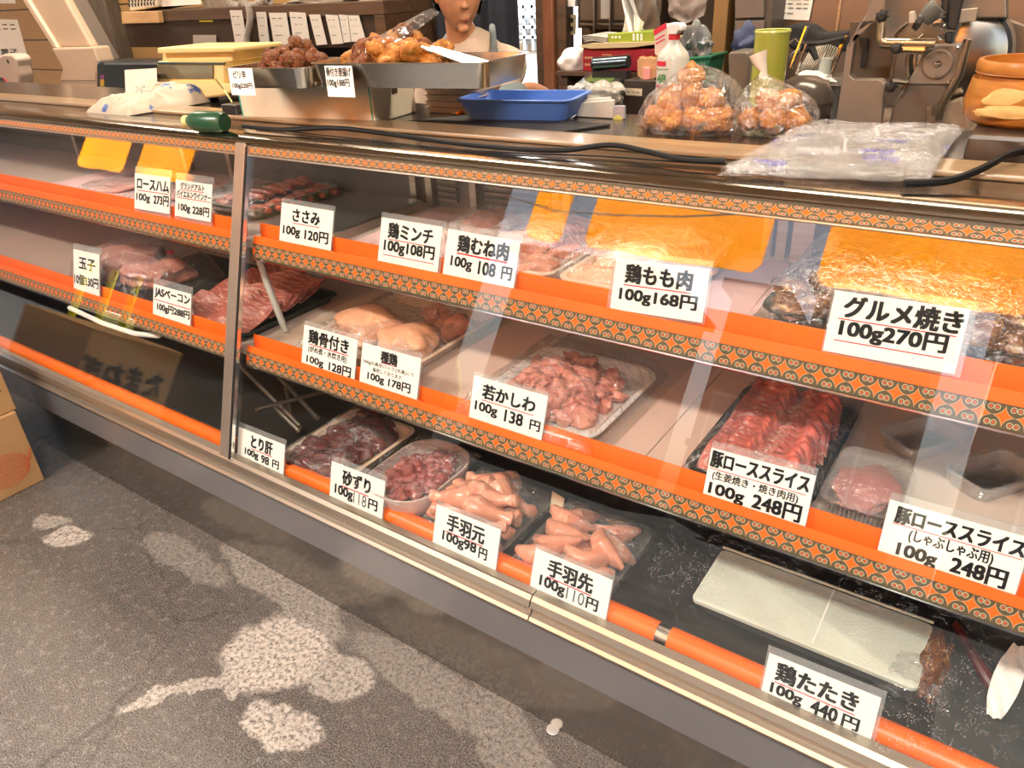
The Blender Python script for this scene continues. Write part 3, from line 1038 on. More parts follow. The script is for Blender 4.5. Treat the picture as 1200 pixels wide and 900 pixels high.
# ham packs in the left section
for i, (x, y, lab) in enumerate(((-2.62, 1.34, 'vacuum pack of pale sliced ham behind the ロースハム card, the left one'), (-2.33, 1.33, 'vacuum pack of pale sliced ham behind the ロースハム card, the right one'))):
    t = thing('ham_pack', lab, 'ham pack', (x, y, D1 + .002), 'ham packs in the left section')
    m = MB()
    for q in range(5):
        m.loft([rrect(x + q * .012, y + q * .02, D1 + .0035 + q * .004, .17, .20, .05, 5), rrect(x + q * .012, y + q * .02, D1 + .007 + q * .004, .17, .20, .05, 5)])
    m.obj('ham_slices', pm('ham_pink', (.74, .42, .36), .4, 0, (.68, .34, .29), 20), t)
    wrap_mb(x + .02, y + .03, D1 + .012, .24, .27, .02, .004, i + 20).obj('film', WRAP, t)


def bag_tray(x, y, z, w, d, lab, dishmat, bulge, seed, h=.045, name='meat_tray', film=True):
    t = thing(name, lab, 'tray', (x, y, z))
    tray_mb(x, y, z, w, d, h, .025).obj('dish', dishmat, t)
    if film:
        wrap_mb(x, y, z + h + .004, w + .012, d + .012, bulge, .0065, seed, nu=44, nv=44).obj('film', WRAP, t)
    return t


TRAYC = pm('cream_tray', (.78, .58, .42), .4, 0, (.72, .52, .37), 6)
bag_tray(-.868, 1.37, D1, .235, .38, 'cream tray of chicken breasts under crinkled film behind the 鶏むね肉 card', TRAYC, .055, 5)
k = 0
br = MB().blob((0, 0, 0), (.068, .045, .026), .28, 2.5, 3, 4, amp2=.05).mesh('chicken_breast', 3.2)
for (x, y, z, rz) in ((-.925, 1.25, .03, .4), (-.83, 1.24, .03, 1.2), (-.92, 1.36, .032, -.3), (-.82, 1.37, .032, .7), (-.93, 1.48, .03, .2), (-.83, 1.49, .03, -.6), (-.88, 1.31, .06, .9), (-.87, 1.43, .062, .1)):
    if k == 0:
        o = b0 = link_mesh('chicken_breast', br, PINK)
    else:
        o = dup(b0)
    o.location, o.rotation_euler = (x, y, D1 + z), (rnd.uniform(-.2, .2), rnd.uniform(-.2, .2), rz)
    tag(o, 'pale pink chicken breast heaped in the tray behind the 鶏むね肉 card', 'chicken breast', 'chicken breasts in the top shelf tray')
    k += 1
bag_tray(-.625, 1.375, D1, .235, .39, 'cream tray of chicken thighs under crinkled film behind the 鶏もも肉 card', TRAYC, .06, 8)
th = MB().blob((0, 0, 0), (.078, .055, .024), .3, 2.2, 9, 4, amp2=.06).mesh('chicken_thigh', 3.2)
k = 0
for (x, y, z, rz) in ((-.68, 1.25, .03, .3), (-.58, 1.26, .03, 1.0), (-.68, 1.37, .032, -.4), (-.575, 1.38, .03, .5), (-.68, 1.49, .03, .1), (-.58, 1.50, .03, -.8), (-.63, 1.32, .062, .7), (-.62, 1.45, .064, .0)):
    if k == 0:
        o = t0 = link_mesh('chicken_thigh', th, SKIN)
    else:
        o = dup(t0)
    o.location, o.rotation_euler = (x, y, D1 + z), (rnd.uniform(-.2, .2), rnd.uniform(-.2, .2), rz)
    tag(o, 'skin-on chicken thigh heaped in the tray behind the 鶏もも肉 card', 'chicken thigh', 'chicken thighs in the top shelf tray')
    k += 1
# minced chicken pack beside the breasts
t = bag_tray(-1.10, 1.46, D1 + .002, .18, .22, 'small tray of minced chicken at the back behind the 鶏ミンチ card', TRAYC, .03, 31, .03)
tag(MB().blob((-1.10, 1.46, D1 + .032), (.07, .09, .03), .12, 6, 4, 4, amp2=.08, flat=-.02).obj('minced_chicken', MINCE), 'mound of minced chicken in the small tray behind the 鶏ミンチ card', 'minced meat')
# marinated meat, large dark tray
t = thing('meat_tray', 'large dark tray of brown marinated meat wrapped in shiny film behind the グルメ焼き card', 'tray', (-.135, 1.40, D1))
tray_mb(-.135, 1.40, D1, .43, .36, .04, .03).obj('dish', DKTRAY, t)
wrap_mb(-.135, 1.40, D1 + .046, .45, .38, .075, .012, 12, nu=110, nv=96).obj('film', WRAP, t)
mm = [MB().blob((0, 0, 0), (.045, .032, .02), .35, 3.2, 40 + q, 3, amp2=.1).mesh('marinated_meat_piece', 3.2) for q in range(3)]
k = 0
for r in range(5):
    for c_ in range(7):
        me = mm[k % 3]
        o = link_mesh('marinated_meat_piece', me, MARIN) if k < 3 else dup(ms_[k % 3])
        if k == 0:
            ms_ = []
        if k < 3:
            ms_.append(o)
        cx, cy = (c_ - 3) / 3, (r - 2) / 2
        o.location = (-.135 + (c_ - 3) * .058 + rnd.uniform(-.01, .01), 1.395 + (r - 2) * .066 + rnd.uniform(-.01, .01), D1 + .028 + .048 * max(0, 1 - .6 * (cx * cx + cy * cy)) + rnd.uniform(0, .01))
        o.rotation_euler = (rnd.uniform(-.4, .4), rnd.uniform(-.4, .4), rnd.uniform(0, 6))
        tag(o, 'brown marinated meat piece in the film-wrapped heap behind the グルメ焼き card', 'meat piece', 'marinated meat pieces on the top shelf')
        k += 1

# --- middle shelf ---------------------------------------------------
# bagged meat and bacon in the left section
t = thing('meat_bag', 'clear bag of pale pink meat behind the 10個 330円 card', 'meat bag', (-2.44, 1.24, D2))
MB().blob((-2.53, 1.26, D2 + .05), (.13, .12, .052), .3, 3, 61, 4, amp2=.05, flat=-.048).obj('meat_lump', meat('bag_meat', (.55, .25, .18), (.44, .16, .12), (.66, .42, .33), 12), t)
MB().blob((-2.33, 1.23, D2 + .045), (.11, .10, .047), .3, 3, 67, 4, amp2=.05, flat=-.043).obj('meat_lump', _mc['bag_meat'], t)
wrap_mb(-2.44, 1.25, D2 + .04, .48, .30, .075, .012, 63, drop=.038, nu=44).obj('film', WRAP, t)
MB().blob((-2.33, 1.30, D2 + .097), (.012, .012, .009), .2, 3, 3, 2).obj('red_tie', RED, t)
sheet('black_tray_liner', 'black ribbed tray liner between the bagged meat and the bacon', -2.52, -1.99, 1.10, 1.52, D2, pm('black_liner', (.03, .028, .025), .4), .004, 'liner')
bs = MB()
bs.grid(lambda a, b: Vector(((a - .5) * .30, (b - .5) * .10 + .008 * math.sin(a * 14), .008 * math.sin(a * 9 + b * 3) + .03 * b)), 24, 8, .003)
bs = bs.mesh('bacon_slice')
k = 0
for r in range(9):
    o = link_mesh('bacon_slice', bs, BACON) if k == 0 else dup(c0)
    if k == 0:
        c0 = o
    o.location = (-1.85 + rnd.uniform(-.008, .008), 1.14 + r * .030, D2 + .02 + .004 * min(r, 4))
    o.rotation_euler = (.2, rnd.uniform(-.04, .04), rnd.uniform(-.06, .06) - .05)
    tag(o, 'reddish bacon slice in the overlapping row right of the JASベーコン card', 'bacon slice', 'bacon slices on the middle shelf')
    k += 1
tag(tray_mb(-1.85, 1.26, D2, .34, .36, .022, .02).obj('bacon_dish', DKTRAY), 'dark tray carrying the row of bacon slices', 'tray')
# bone-in chicken
sheet('cream_sheet', 'cream board along the upright left of the bone-in chicken tray', -1.64, -1.505, 1.10, 1.57, D2, pm('cream_board', (.66, .52, .40), .4, 0, (.6, .47, .36), 4), .003)
t = bag_tray(-1.325, 1.325, D2, .385, .40, 'wide cream tray of bone-in chicken under film behind the 鶏骨付き card', TRAYC, .035, 14, .03)
tag(MB().blob((-1.39, 1.27, D2 + .042), (.115, .085, .042), .25, 2.4, 71, 4, amp2=.04, flat=-.036).obj('chicken_half', SKIN), 'largest pale chicken piece at the front of the bone-in chicken tray', 'chicken piece')
tag(MB().blob((-1.23, 1.24, D2 + .042), (.085, .075, .04), .25, 2.4, 73, 4, amp2=.04, flat=-.036).obj('chicken_half', SKIN), 'chicken piece at the front right of the bone-in chicken tray', 'chicken piece')
tag(MB().blob((-1.28, 1.42, D2 + .034), (.04, .03, .03), .35, 3, 75, 3, amp2=.08).obj('chicken_half', PINK), 'small knobbly chicken piece at the back of the bone-in chicken tray', 'chicken piece')
tag(MB().blob((-1.19, 1.38, D2 + .036), (.035, .06, .033), .3, 3, 77, 3, amp2=.06).obj('chicken_half', PINK), 'long chicken piece along the right wall of the bone-in chicken tray', 'chicken piece')
# pink boards and cut chicken
sheet('pink_board', 'pinkish board right of the bone-in chicken tray', -1.115, -.93, 1.09, 1.57, D2, PINKBOARD, .004, 'board')
t = thing('chicken_tray', 'white oval tray of cut chicken under clear film behind the 若かしわ card', 'tray', (-.765, 1.25, D2))
tray_mb(-.765, 1.255, D2, .32, .36, .026, .05, .03).obj('dish', pm('white_dish', (.84, .78, .74), .3), t)
wrap_mb(-.765, 1.255, D2 + .03, .34, .38, .055, .006, 16, nu=48, nv=48).obj('film', WRAP, t)
cm = [MB().blob((0, 0, 0), (.025, .019, .014), .4, 3.4, 80 + q, 3, amp2=.12).mesh('cut_chicken_piece', 3.2) for q in range(4)]
cs = []
k = 0
for lay, n in ((0, 44), (1, 30), (2, 14)):
    for q in range(n):
        a = q * 2.39996
        rr = math.sqrt((q + .5) / n)
        x, y = -.765 + math.cos(a) * rr * (.125 - lay * .03), 1.25 + math.sin(a) * rr * (.145 - lay * .035)
        o = link_mesh('cut_chicken_piece', cm[k], CUTM) if k < 4 else dup(cs[k % 4])
        if k < 4:
            cs.append(o)
        o.location = (x, y, D2 + .018 + lay * .019 + rnd.uniform(-.003, .004))
        o.rotation_euler = (rnd.uniform(-.8, .8), rnd.uniform(-.8, .8), rnd.uniform(0, 6))
        s_ = rnd.uniform(.85, 1.25)
        o.scale = (s_, s_, s_)
        tag(o, 'small pink cut chicken piece in the heap behind the 若かしわ card', 'chicken piece', 'cut chicken pieces behind the 若かしわ card')
        k += 1
for i, (x0, x1) in enumerate(((-.575, -.505), (-.503, -.425))):
    sheet('pink_board', ['narrow pinkish board just right of the cut chicken', 'pinkish board touching the dark pork tray'][i], x0, x1, 1.09, 1.57, D2, PINKBOARD, .004, 'board')
# sliced pork
t = thing('pork_tray', 'dark tray of overlapping pork slices under shiny film behind the ginger pork card', 'tray', (-.30, 1.27, D2))
tray_mb(-.30, 1.28, D2, .235, .37, .03, .02).obj('dish', DKTRAY, t)
wrap_mb(-.30, 1.28, D2 + .034, .245, .38, .03, .0045, 18, nu=44, nv=44).obj('film', WRAP, t)
ps = MB().grid(lambda a, b: Vector(((a - .5) * .185 * (1 - .10 * b), (b - .5) * .075 + .005 * math.sin(a * 9) + .003 * math.sin(a * 21 + 1), .005 * math.sin(a * 12 + b * 4) + .005 * math.sin(a * 27 + b * 3) + .034 * b)), 48, 8, .003).mesh('pork_slice', 3.2)
k = 0
for col in range(1):
    for r in range(17):
        o = link_mesh('pork_slice', ps, PORK) if k == 0 else dup(p0)
        if k == 0:
            p0 = o
        o.location = (-.302 + rnd.uniform(-.009, .009), 1.135 + r * .0175, D2 + .022 + rnd.uniform(0, .002))
        o.rotation_euler = (.15 + rnd.uniform(-.05, .05), rnd.uniform(-.05, .05), rnd.uniform(-.07, .07) - .02)
        tag(o, 'thin wavy pork slice in the overlapping row in the dark pork tray', 'pork slice', 'pork slices in the dark tray')
        k += 1
# clear packs on the right
t = thing('plastic_pack', 'clear ridged plastic pack of pink pork between the two pork cards', 'pack', (-.115, 1.25, D2))
m = tray_mb(-.115, 1.20, D2, .135, .17, .035, .025, .012, .008)
m.obj('pack_base', CLEARP, t)
m = MB().loft([rrect(-.115, 1.20, D2 + .0355, .135, .17, .03), rrect(-.115, 1.20, D2 + .06, .115, .15, .025), rrect(-.115, 1.20, D2 + .064, .10, .135, .02)], cap0=False)
m.obj('pack_lid', CLEART, t)
MB().blob((-.115, 1.20, D2 + .028), (.052, .068, .022), .25, 3, 91, 4, amp2=.1, flat=-.02).obj('pork_filling', meat('pale_pork', (.62, .22, .19), (.52, .14, .13), (.78, .5, .46), 20), t)
for k in range(14):
    pass
rb = MB()
for k in range(16):
    x = -.168 + k * .007
    rb.span((x - .0012, 1.1135, D2 + .006), (x + .0012, 1.1155, D2 + .03))
o = rb.obj('pack_ribs', CLEART, t, smooth=0)
o['kind'] = 'stuff'
sheet('white_lining', 'white plastic lining under the clear packs at the right', -.19, .42, 1.10, 1.57, D2, pm('greyish_lining', (.66, .54, .46), .35, 0, (.58, .47, .40), 3), .003, 'lining')
for i, (x, y, rz, lab) in enumerate(((-.062, 1.43, -.62, 'empty clear ridged food tray lying at the left, partly under the shelf edge'), (.062, 1.36, -.62, 'empty clear ridged food tray with a silvery base, the right-hand one'))):
    t = thing('clear_food_tray', lab, 'food tray', (x, y, D2 + .003), 'empty clear food trays')
    tray_mb(x, y, D2 + .0032, .10, .155, .032, .02, .012, .007, .0015, rz, 6).obj('tray_body', CLEART, t)
    m = MB().loft([rrect(x, y, D2 + .006, .066, .115, .016, 5, rz), rrect(x, y, D2 + .014, .055, .10, .012, 5, rz)])
    m.obj('raised_base', thin('silver_clear', (.8, .8, .8), .28, .1, .2, 30), t)
    rb = MB()
    q_ = Matrix.Rotation(rz, 3, 'Z')
    for s_ in (-1, 1):
        for k in range(18):
            p = q_ @ Vector((s_ * .040, -.06 + k * .007, 0)) + Vector((x, y, D2 + .018))
            rb.box(p, (.004, .0022, .024), q_ @ Matrix.Rotation(s_ * .35, 3, 'Y'))
    o = rb.obj('wall_ribs', CLEART, t, smooth=0)
    o['kind'] = 'stuff'

# --- bottom row -----------------------------------------------------
t = thing('liver_tray', 'cream tray of dark red livers under film behind the とり肝 card', 'tray', (-1.40, 1.14, D0))
tray_mb(-1.40, 1.13, D0, .25, .32, .035, .02).obj('dish', TRAYC, t)
wrap_mb(-1.40, 1.13, D0 + .038, .255, .325, .03, .006, 22, nu=36, nv=40).obj('film', WRAP, t)
lv = [MB().blob((0, 0, 0), (.052, .036, .017), .4, 2.8, 100 + q, 4, amp2=.04).mesh('chicken_liver', 3.2) for q in range(3)]
ls = []
for k in range(17):
    o = link_mesh('chicken_liver', lv[k], LIVER) if k < 3 else dup(ls[k % 3])
    if k < 3:
        ls.append(o)
    o.location = (-1.455 + (k % 3) * .055 + rnd.uniform(-.008, .008), 1.02 + (k // 3) * .05, D0 + .026 + (k % 2) * .012)
    o.rotation_euler = (rnd.uniform(-.2, .2), rnd.uniform(-.2, .2), rnd.uniform(0, 6))
    tag(o, 'dark red liver in the tray behind the とり肝 card', 'liver', 'livers in the bottom row tray')
# gizzards in a pale bowl with a glassy lid
t = thing('gizzard_bowl', 'rounded translucent bowl of gizzards behind the 砂ずり card', 'bowl', (-1.10, 1.10, D0))
m = MB().loft([rrect(-1.105, 1.10, D0, .15, .20, .06, 6), rrect(-1.105, 1.10, D0 + .03, .19, .25, .075, 6), rrect(-1.105, 1.10, D0 + .075, .20, .27, .08, 6), rrect(-1.105, 1.10, D0 + .075, .192, .262, .078, 6), rrect(-1.105, 1.10, D0 + .03, .182, .24, .073, 6), rrect(-1.105, 1.10, D0 + .006, .14, .19, .056, 6)])
m.obj('bowl_wall', pm('milky_plastic', (.62, .50, .45), .3), t)
wrap_mb(-1.105, 1.10, D0 + .079, .205, .275, .012, .004, 24, drop=.008).obj('film', WRAP, t)
gz = [MB().blob((0, 0, 0), (.026, .02, .014), .3, 3, 110 + q, 3, amp2=.05).mesh('gizzard', 3.2) for q in range(2)]
gs = []
for k in range(26):
    o = link_mesh('gizzard', gz[k], GIZ) if k < 2 else dup(gs[k % 2])
    if k < 2:
        gs.append(o)
    a = k * 2.39996
    rr = math.sqrt((k + .5) / 26)
    o.location = (-1.105 + math.cos(a) * rr * .068, 1.10 + math.sin(a) * rr * .098, D0 + .058 + rnd.uniform(-.006, .008))
    o.rotation_euler = (rnd.uniform(-.5, .5), rnd.uniform(-.5, .5), rnd.uniform(0, 6))
    tag(o, 'small dark pink gizzard in the bowl behind the 砂ずり card', 'gizzard', 'gizzards in the bowl')


def drum_mesh():
    m = MB()
    m.lathe([(.001, -.055), (.014, -.051), (.016, -.043), (.0125, -.03), (.016, -.012), (.026, .012), (.034, .035), (.031, .052), (.016, .064), (.001, .067)], (0, 0, 0), 18, (1, 0, 0))
    for v in m.b.verts:
        v.co += Vector((0, 1, 1)) * .004 * noise.noise(v.co * 60)
    return m.mesh('drumette')


dm = drum_mesh()


def clear_pack(x, y, w, d, lab, h=.05):
    t = thing('plastic_pack', lab, 'pack', (x, y, D0))
    tray_mb(x, y, D0, w, d, h * .6, .03, .02, .008).obj('pack_base', CLEARP, t)
    wrap_mb(x, y, D0 + h * .62, w, d, h * .75, .006, int(x * -50), nu=34, nv=34).obj('film', WRAP, t)
    return t


clear_pack(-.895, 1.105, .235, .27, 'clear plastic pack of drumettes behind the 手羽元 card')
k = 0
for lay, n in ((0, 9), (1, 7), (2, 4)):
    for q in range(n):
        o = link_mesh('drumette', dm, WINGM) if k == 0 else dup(d0)
        if k == 0:
            d0 = o
        o.location = (-.945 + (q % 2) * .10 + rnd.uniform(-.01, .01), 1.02 + (q // 2) * .044 + lay * .012, D0 + .03 + lay * .026)
        o.rotation_euler = (rnd.uniform(0, 6), rnd.uniform(-.25, .25), rnd.uniform(-.5, .5) + (PI if q % 2 else 0))
        tag(o, 'pink chicken drumette heaped in the clear pack behind the 手羽元 card', 'drumette', 'drumettes in the clear pack')
        k += 1
wt = MB().tube([(-.05, .012, 0), (-.02, -.012, .004), (.0, -.016, .006), (.03, .0, .004), (.055, .016, 0)], [.010, .021, .025, .018, .006], 14).mesh('wing_tip')
clear_pack(-.635, 1.105, .235, .27, 'clear plastic pack of wing tips behind the 手羽先 card')
k = 0
for lay, n in ((0, 10), (1, 7)):
    for q in range(n):
        o = link_mesh('wing_tip', wt, WINGM) if k == 0 else dup(w0)
        if k == 0:
            w0 = o
        o.location = (-.685 + (q % 2) * .10 + rnd.uniform(-.012, .012), 1.02 + (q // 2) * .042, D0 + .026 + lay * .026)
        o.rotation_euler = (rnd.uniform(-.5, .5), rnd.uniform(-.25, .25), rnd.uniform(-.7, .7))
        tag(o, 'pink folded wing tip piled in the clear pack behind the 手羽先 card', 'wing tip', 'wing tips in the clear pack')
        k += 1
for i, (x, lab) in enumerate(((-.762, 'small cream card tag standing between the drumettes and the wing tips'),)):
    tag(MB().prism([(x - .02, 1.20, D0), (x + .02, 1.19, D0), (x + .02, 1.205, D0 + .055), (x - .02, 1.215, D0 + .055)], (0, .001, 0)).obj('card_tag', CREAM, smooth=0), lab, 'card')
# frosted pack of seared chicken on the right
FROST = pm('frosted_pack', (.60, .63, .54), .35, 0, (.52, .53, .45), 9, .25, 220, coat=.2)
t = thing('seared_chicken_pack', 'long pale frosted pack of seared chicken above the 鶏たたき card', 'pack', (-.16, 1.17, D0))
m = MB().loft([rrect(-.165, 1.165, D0, .39, .15, .03), rrect(-.165, 1.165, D0 + .012, .405, .165, .03), rrect(-.165, 1.165, D0 + .028, .41, .17, .03)])
m.obj('pack_base', CLEARP, t)
m = MB().loft([rrect(-.165, 1.163, D0 + .0285, .41, .172, .012), rrect(-.165, 1.163, D0 + .036, .41, .172, .012), rrect(-.165, 1.163, D0 + .0385, .402, .165, .012)])
m.obj('pack_cover', FROST, t)
MB().span((-.37, 1.2475, D0 + .039), (.04, 1.2535, D0 + .0435)).obj('pack_rim', pm('pale_green_rim', (.72, .78, .66), .25), t, smooth=0, bevel=.002)
MB().span((-.139, 1.085, D0 + .0387), (-.136, 1.245, D0 + .0395)).obj('pack_seam', WHITEP, t, smooth=0)
MB().blob((.055, 1.165, D0 + .026), (.022, .075, .027), .25, 5, 121, 4, amp2=.12, flat=-.024).obj('seared_meat', MARIN, t)
wrap_mb(.035, 1.12, D0 + .02, .12, .10, .02, .008, 123, drop=.012).obj('film', WRAP, t)
t = thing('tongs', 'dark red handled tongs lying at the right end of the bottom row', 'tongs', (.13, 1.2, D0))
for s_ in (-1, 1):
    MB().tube([(.075, 1.285 + s_ * .004, D0 + .03), (.11, 1.24 + s_ * .012, D0 + .022), (.14, 1.20 + s_ * .012, D0 + .014), (.165, 1.165 + s_ * .004, D0 + .008)], [.007, .010, .012, .006], 10).obj('arm', pm('dark_red_handle', (.09, .018, .018), .3) if s_ < 0 else BLACK, t)
tag(MB().grid(lambda a, b: Vector((.155 + (a - .5) * (.02 + .03 * b * (1 - b) * 3) + .02 * b, 1.11 + b * .16, D0 + .012 + .03 * b + .003 * math.sin(a * 9 + b * 20))), 6, 16, .0008).obj('torn_paper', PAPER), 'torn strip of white paper standing by the dark tongs', 'paper')
sheet('steel_sheet', 'grey steel sheet on the floor of the case behind the tongs', .075, .35, 1.02, 1.42, D0, pm('bluish_steel', (.25, .265, .26), .3, .8), .003)
# ------------------------------------------------------------------ things on top of the case
T0 = 1.1895      # worktop
TP = 1.1995      # plank


def ypoly(px, y, th, mb=None):
    m = mb or MB()
    m.prism([AY(u, v, y) for u, v in px], (0, th, 0))
    return m


FRY = meat('fried_batter', (.52, .20, .02), (.36, .11, .012), (.66, .32, .05), 30, .6, 55, .55, .66, coat=.1, sss=0, bmp=.8)
FRYD = meat('fried_batter_dark', (.24, .062, .006), (.13, .03, .003), (.60, .36, .16), 34, .6, 120, .60, .64, coat=0, sss=0, bmp=.8)
fm = [MB().blob((0, 0, 0), (.033, .027, .025), .26, 2.6, 130 + q, 4, amp2=.15, freq2=22).mesh('fried_chicken_piece', 3.2) for q in range(3)]
_fr = {}


def fry(x, y, z, lab, grp, mat=None, sc=1.0, q=0):
    mat = mat or FRY
    k = (q % 3, mat.name)
    if k not in _fr:
        _fr[k] = o = link_mesh('fried_chicken_piece', fm[q % 3].copy(), mat)
    else:
        o = dup(_fr[k])
    o.location = (x, y, z)
    o.rotation_euler = (rnd.uniform(-.6, .6), rnd.uniform(-.6, .6), rnd.uniform(0, 6))
    o.scale = (sc, sc, sc)
    return tag(o, lab, 'fried chicken', grp)


# foam box under the trays
pa, pb = AZ(285, 140, T0), AZ(440, 145.5, T0)
pc = AZ(522, 136, T0)
X_ = (pb - pa)
Y_ = Vector((-X_.y, X_.x, 0)).normalized() * .20
X_.z = 0
h = .105
t = thing('foam_box', 'cream white foam box with a teal outlined front under the fried chicken trays', 'box', tuple(pa))
m = MB()
m.prism([pa, pb, pb + Y_, pa + Y_], (0, 0, h))
m.obj('box_body', pm('foam_white', (.80, .70, .54), .7, 0, (.74, .64, .48), 20), t, smooth=0, bevel=.003)
TEAL = pm('teal_ink', (.06, .38, .30), .6)
xn = X_.normalized()
nn = Vector((xn.y, -xn.x, 0)) * .0012
L = X_.length
m = MB()
for a0, a1, z0, z1 in ((.002, L - .004, .004, .008), (.002, L - .004, h - .008, h - .004), (.002, .006, .004, h - .004), (L - .008, L - .004, .004, h - .004)):
    m.prism([pa + xn * a0 + Vector((0, 0, z0)) + nn, pa + xn * a1 + Vector((0, 0, z0)) + nn, pa + xn * a1 + Vector((0, 0, z1)) + nn, pa + xn * a0 + Vector((0, 0, z1)) + nn], -nn * .8)
m.obj('teal_outline', TEAL, t, smooth=0)
p = pb + Y_ * .45 + xn * .0005
MB().prism([p + Vector((0, 0, .062)), p + Y_ * .12 + Vector((0, 0, .062)), p + Y_ * .14 + Vector((0, 0, .08)), p + Vector((0, 0, .076))], xn * .001).obj('brown_stain', DWOOD, t, smooth=0)
# two steel trays of fried chicken
ZT = T0 + h + .001
ang = math.atan2(X_.y, X_.x)
TRST = pm('tray_steel', (.66, .60, .52), .24, 1.0, (.56, .51, .44), 3)


def steel_tray(u0, u1, d, lab, hh, dy, sup):
    a, b = AZ(u0, 104, ZT), AZ(u1, 106, ZT)
    w = (b - a).length + .01
    c = (a + b) / 2 + Y_.normalized() * (d / 2 + dy)
    t = thing('steel_tray', lab, 'tray', (c.x, c.y, ZT))
    tray_mb(c.x, c.y, ZT, w, d, hh, .03, .014, .007, .002, ang, 6).obj('dish', TRST, t)
    return c, w


cA, wA = steel_tray(262, 352, .26, 'steel tray of small dark fried chicken on the foam box, left of the larger tray', .048, .012, 0)
cB, wB = steel_tray(358, 566, .25, 'long steel tray of fried chicken reaching past the right end of the foam box', .055, .012, 0)
for k in range(24):
    a = k * 2.39996
    rr = math.sqrt((k + .5) / 24)
    fry(cA.x + math.cos(a) * rr * wA * .33, cA.y + math.sin(a) * rr * .075, ZT + .038 + .052 * (1 - rr) + (.012 if k % 3 == 0 else 0), 'small dark sesame-coated fried chicken piece in the left steel tray', 'fried chicken in the left steel tray', FRYD, rnd.uniform(.6, .8), k)
for k in range(30):
    a = k * 2.39996
    rr = math.sqrt((k + .5) / 30)
    fry(cB.x - .06 + math.cos(a) * rr * wB * .30, cB.y - .005 + math.sin(a) * rr * .072, ZT + .042 + .062 * (1 - rr) + (.012 if k % 3 == 0 else 0), 'golden fried chicken piece in the long right steel tray', 'fried chicken in the right steel tray', FRYD if k % 4 == 0 else FRY, rnd.uniform(.75, 1.1), k)
# clear lid leaning over the big tray, tongs, clear box on the left one
pl = [AZ(373, 72, ZT + .062), AZ(500, 46, ZT + .11), AZ(455, 44, ZT + .12), AZ(372, 66, ZT + .075)]
t = thing('plastic_cover', 'clear ridged plastic lid leaning over the fried chicken in the right tray', 'lid', tuple(pl[0]))
c0 = cB + Vector((-.10, .02, ZT + .09 - cB.z))
rot = Matrix.Rotation(ang, 3, 'Z') @ Matrix.Rotation(-.35, 3, 'Y') @ Matrix.Rotation(.25, 3, 'X')
m = MB()
lp = lambda w, d, z: [c0 + rot @ Vector((q.x, q.y, z)) for q in rrect(0, 0, 0, w, d, .02)]
m.loft([lp(.24, .16, 0), lp(.22, .14, .018), lp(.20, .12, .02)], cap0=False)
m.obj('cover_shell', CLEARP, t)
m = MB()
for k in range(12):
    m.box(c0 + rot @ Vector((-.09 + k * .016, 0, .0195)), (.003, .115, .002), rot)
o = m.obj('cover_ribs', CLEARP, t, smooth=0)
o['kind'] = 'stuff'
t = thing('tongs', 'bright steel tongs lying across the fried chicken in the right tray', 'tongs', (cB.x, cB.y, ZT + .06))
a_, b_ = AY(455, 47, cB.y - .03), AY(575, 80, cB.y - .03)
for s_ in (-1, 1):
    MB().tube([a_ + Vector((0, s_ * .004, 0)), (a_ + b_) / 2 + Vector((0, s_ * .012, .006)), b_ + Vector((0, s_ * .02, 0))], [.004, .006, .009], 8).obj('arm', CHROME, t)


def tray_card(c, u, v, u2, v2, lines, lab):
    p0 = AZ(u, v, 1.3)
    y = c.y - .146
    a, b, d = AY(u, v, y), AY(u2, v, y), AY(u, v2, y)
    t = thing('price_tag', lab, 'price tag', tuple(a), 'paper price tags on the fried chicken trays')
    w, hh = (b - a).length, (a - d).length
    fr = lambda s, q, l: Vector((a.x + s * w + (1 - q) * .01, y - l - (1 - q) * .012, a.z - hh * (1 - q) + s * (b.z - a.z)))
    m = MB()
    m.prism([fr(0, 0, 0), fr(1, 0, 0), fr(1, 1, 0), fr(0, 1, 0)], (0, .0008, 0))
    m.obj('card', PAPER, t, smooth=0)
    link_mesh('lettering', lettering(lines, fr, .001), INK, t)


tray_card(cA, 267, 80, 295, 108, [('ピリ辛', .2, .62, .72, .92, .012), ('100g220円', .1, .22, .92, .46, .012)], 'small white paper price tag on the left fried chicken tray')
tray_card(cB, 380, 77, 412, 111, [('骨付き唐揚げ', .05, .66, .95, .95, .01), ('100g188円', .05, .30, .86, .58, .012)], 'small white paper price tag on the right fried chicken tray')
# stack of thin white trays behind the box
pz = AZ(545, 118, ZT - .04)
t0_ = None
for k in range(5):
    lab = 'thin white foam tray in the stack behind the blue tray'
    m = tray_mb(AY(543, 112, 1.72).x, 1.72, T0 + .001 + k * .016, .19, .13, .014, .01, .008, .004, .002)
    tag(m  .obj('foam_tray', TRAYC), lab, 'foam tray', 'stacked thin white trays')
# blue tray on a black mat
m1, m2, m3, m4 = AZ(456, 146, T0), AZ(643, 158.5, T0), AZ(716, 148, T0), AZ(560, 136, T0)
tag(MB().prism([m1, m2, m3, m4], (0, 0, .006)).obj('black_mat', pm('mat_black', (.025, .024, .024), .6), smooth=0, bevel=.002), 'thin black mat on the worktop under the blue tray', 'mat')
ba, bb = AZ(550, 137.5, T0 + .007), AZ(652, 141.5, T0 + .007)
t = thing('blue_tray', 'blue rectangular plastic tray on the black mat', 'tray', tuple((ba + bb) / 2))
cb = (ba + bb) / 2 + Vector((.0, .06, 0))
BLUE = pm('blue_plastic', (.085, .20, .60), .4)
tray_mb(cb.x, cb.y, T0 + .0065, .315, .19, .05, .025, .026, .007, .003, math.atan2(bb.y - ba.y, bb.x - ba.x) + .1, 5).obj('tray_wall', BLUE, t)
t = thing('pencil', 'orange pencil lying behind the black mat left of the blue tray', 'pencil', tuple(AZ(530, 134, T0)))
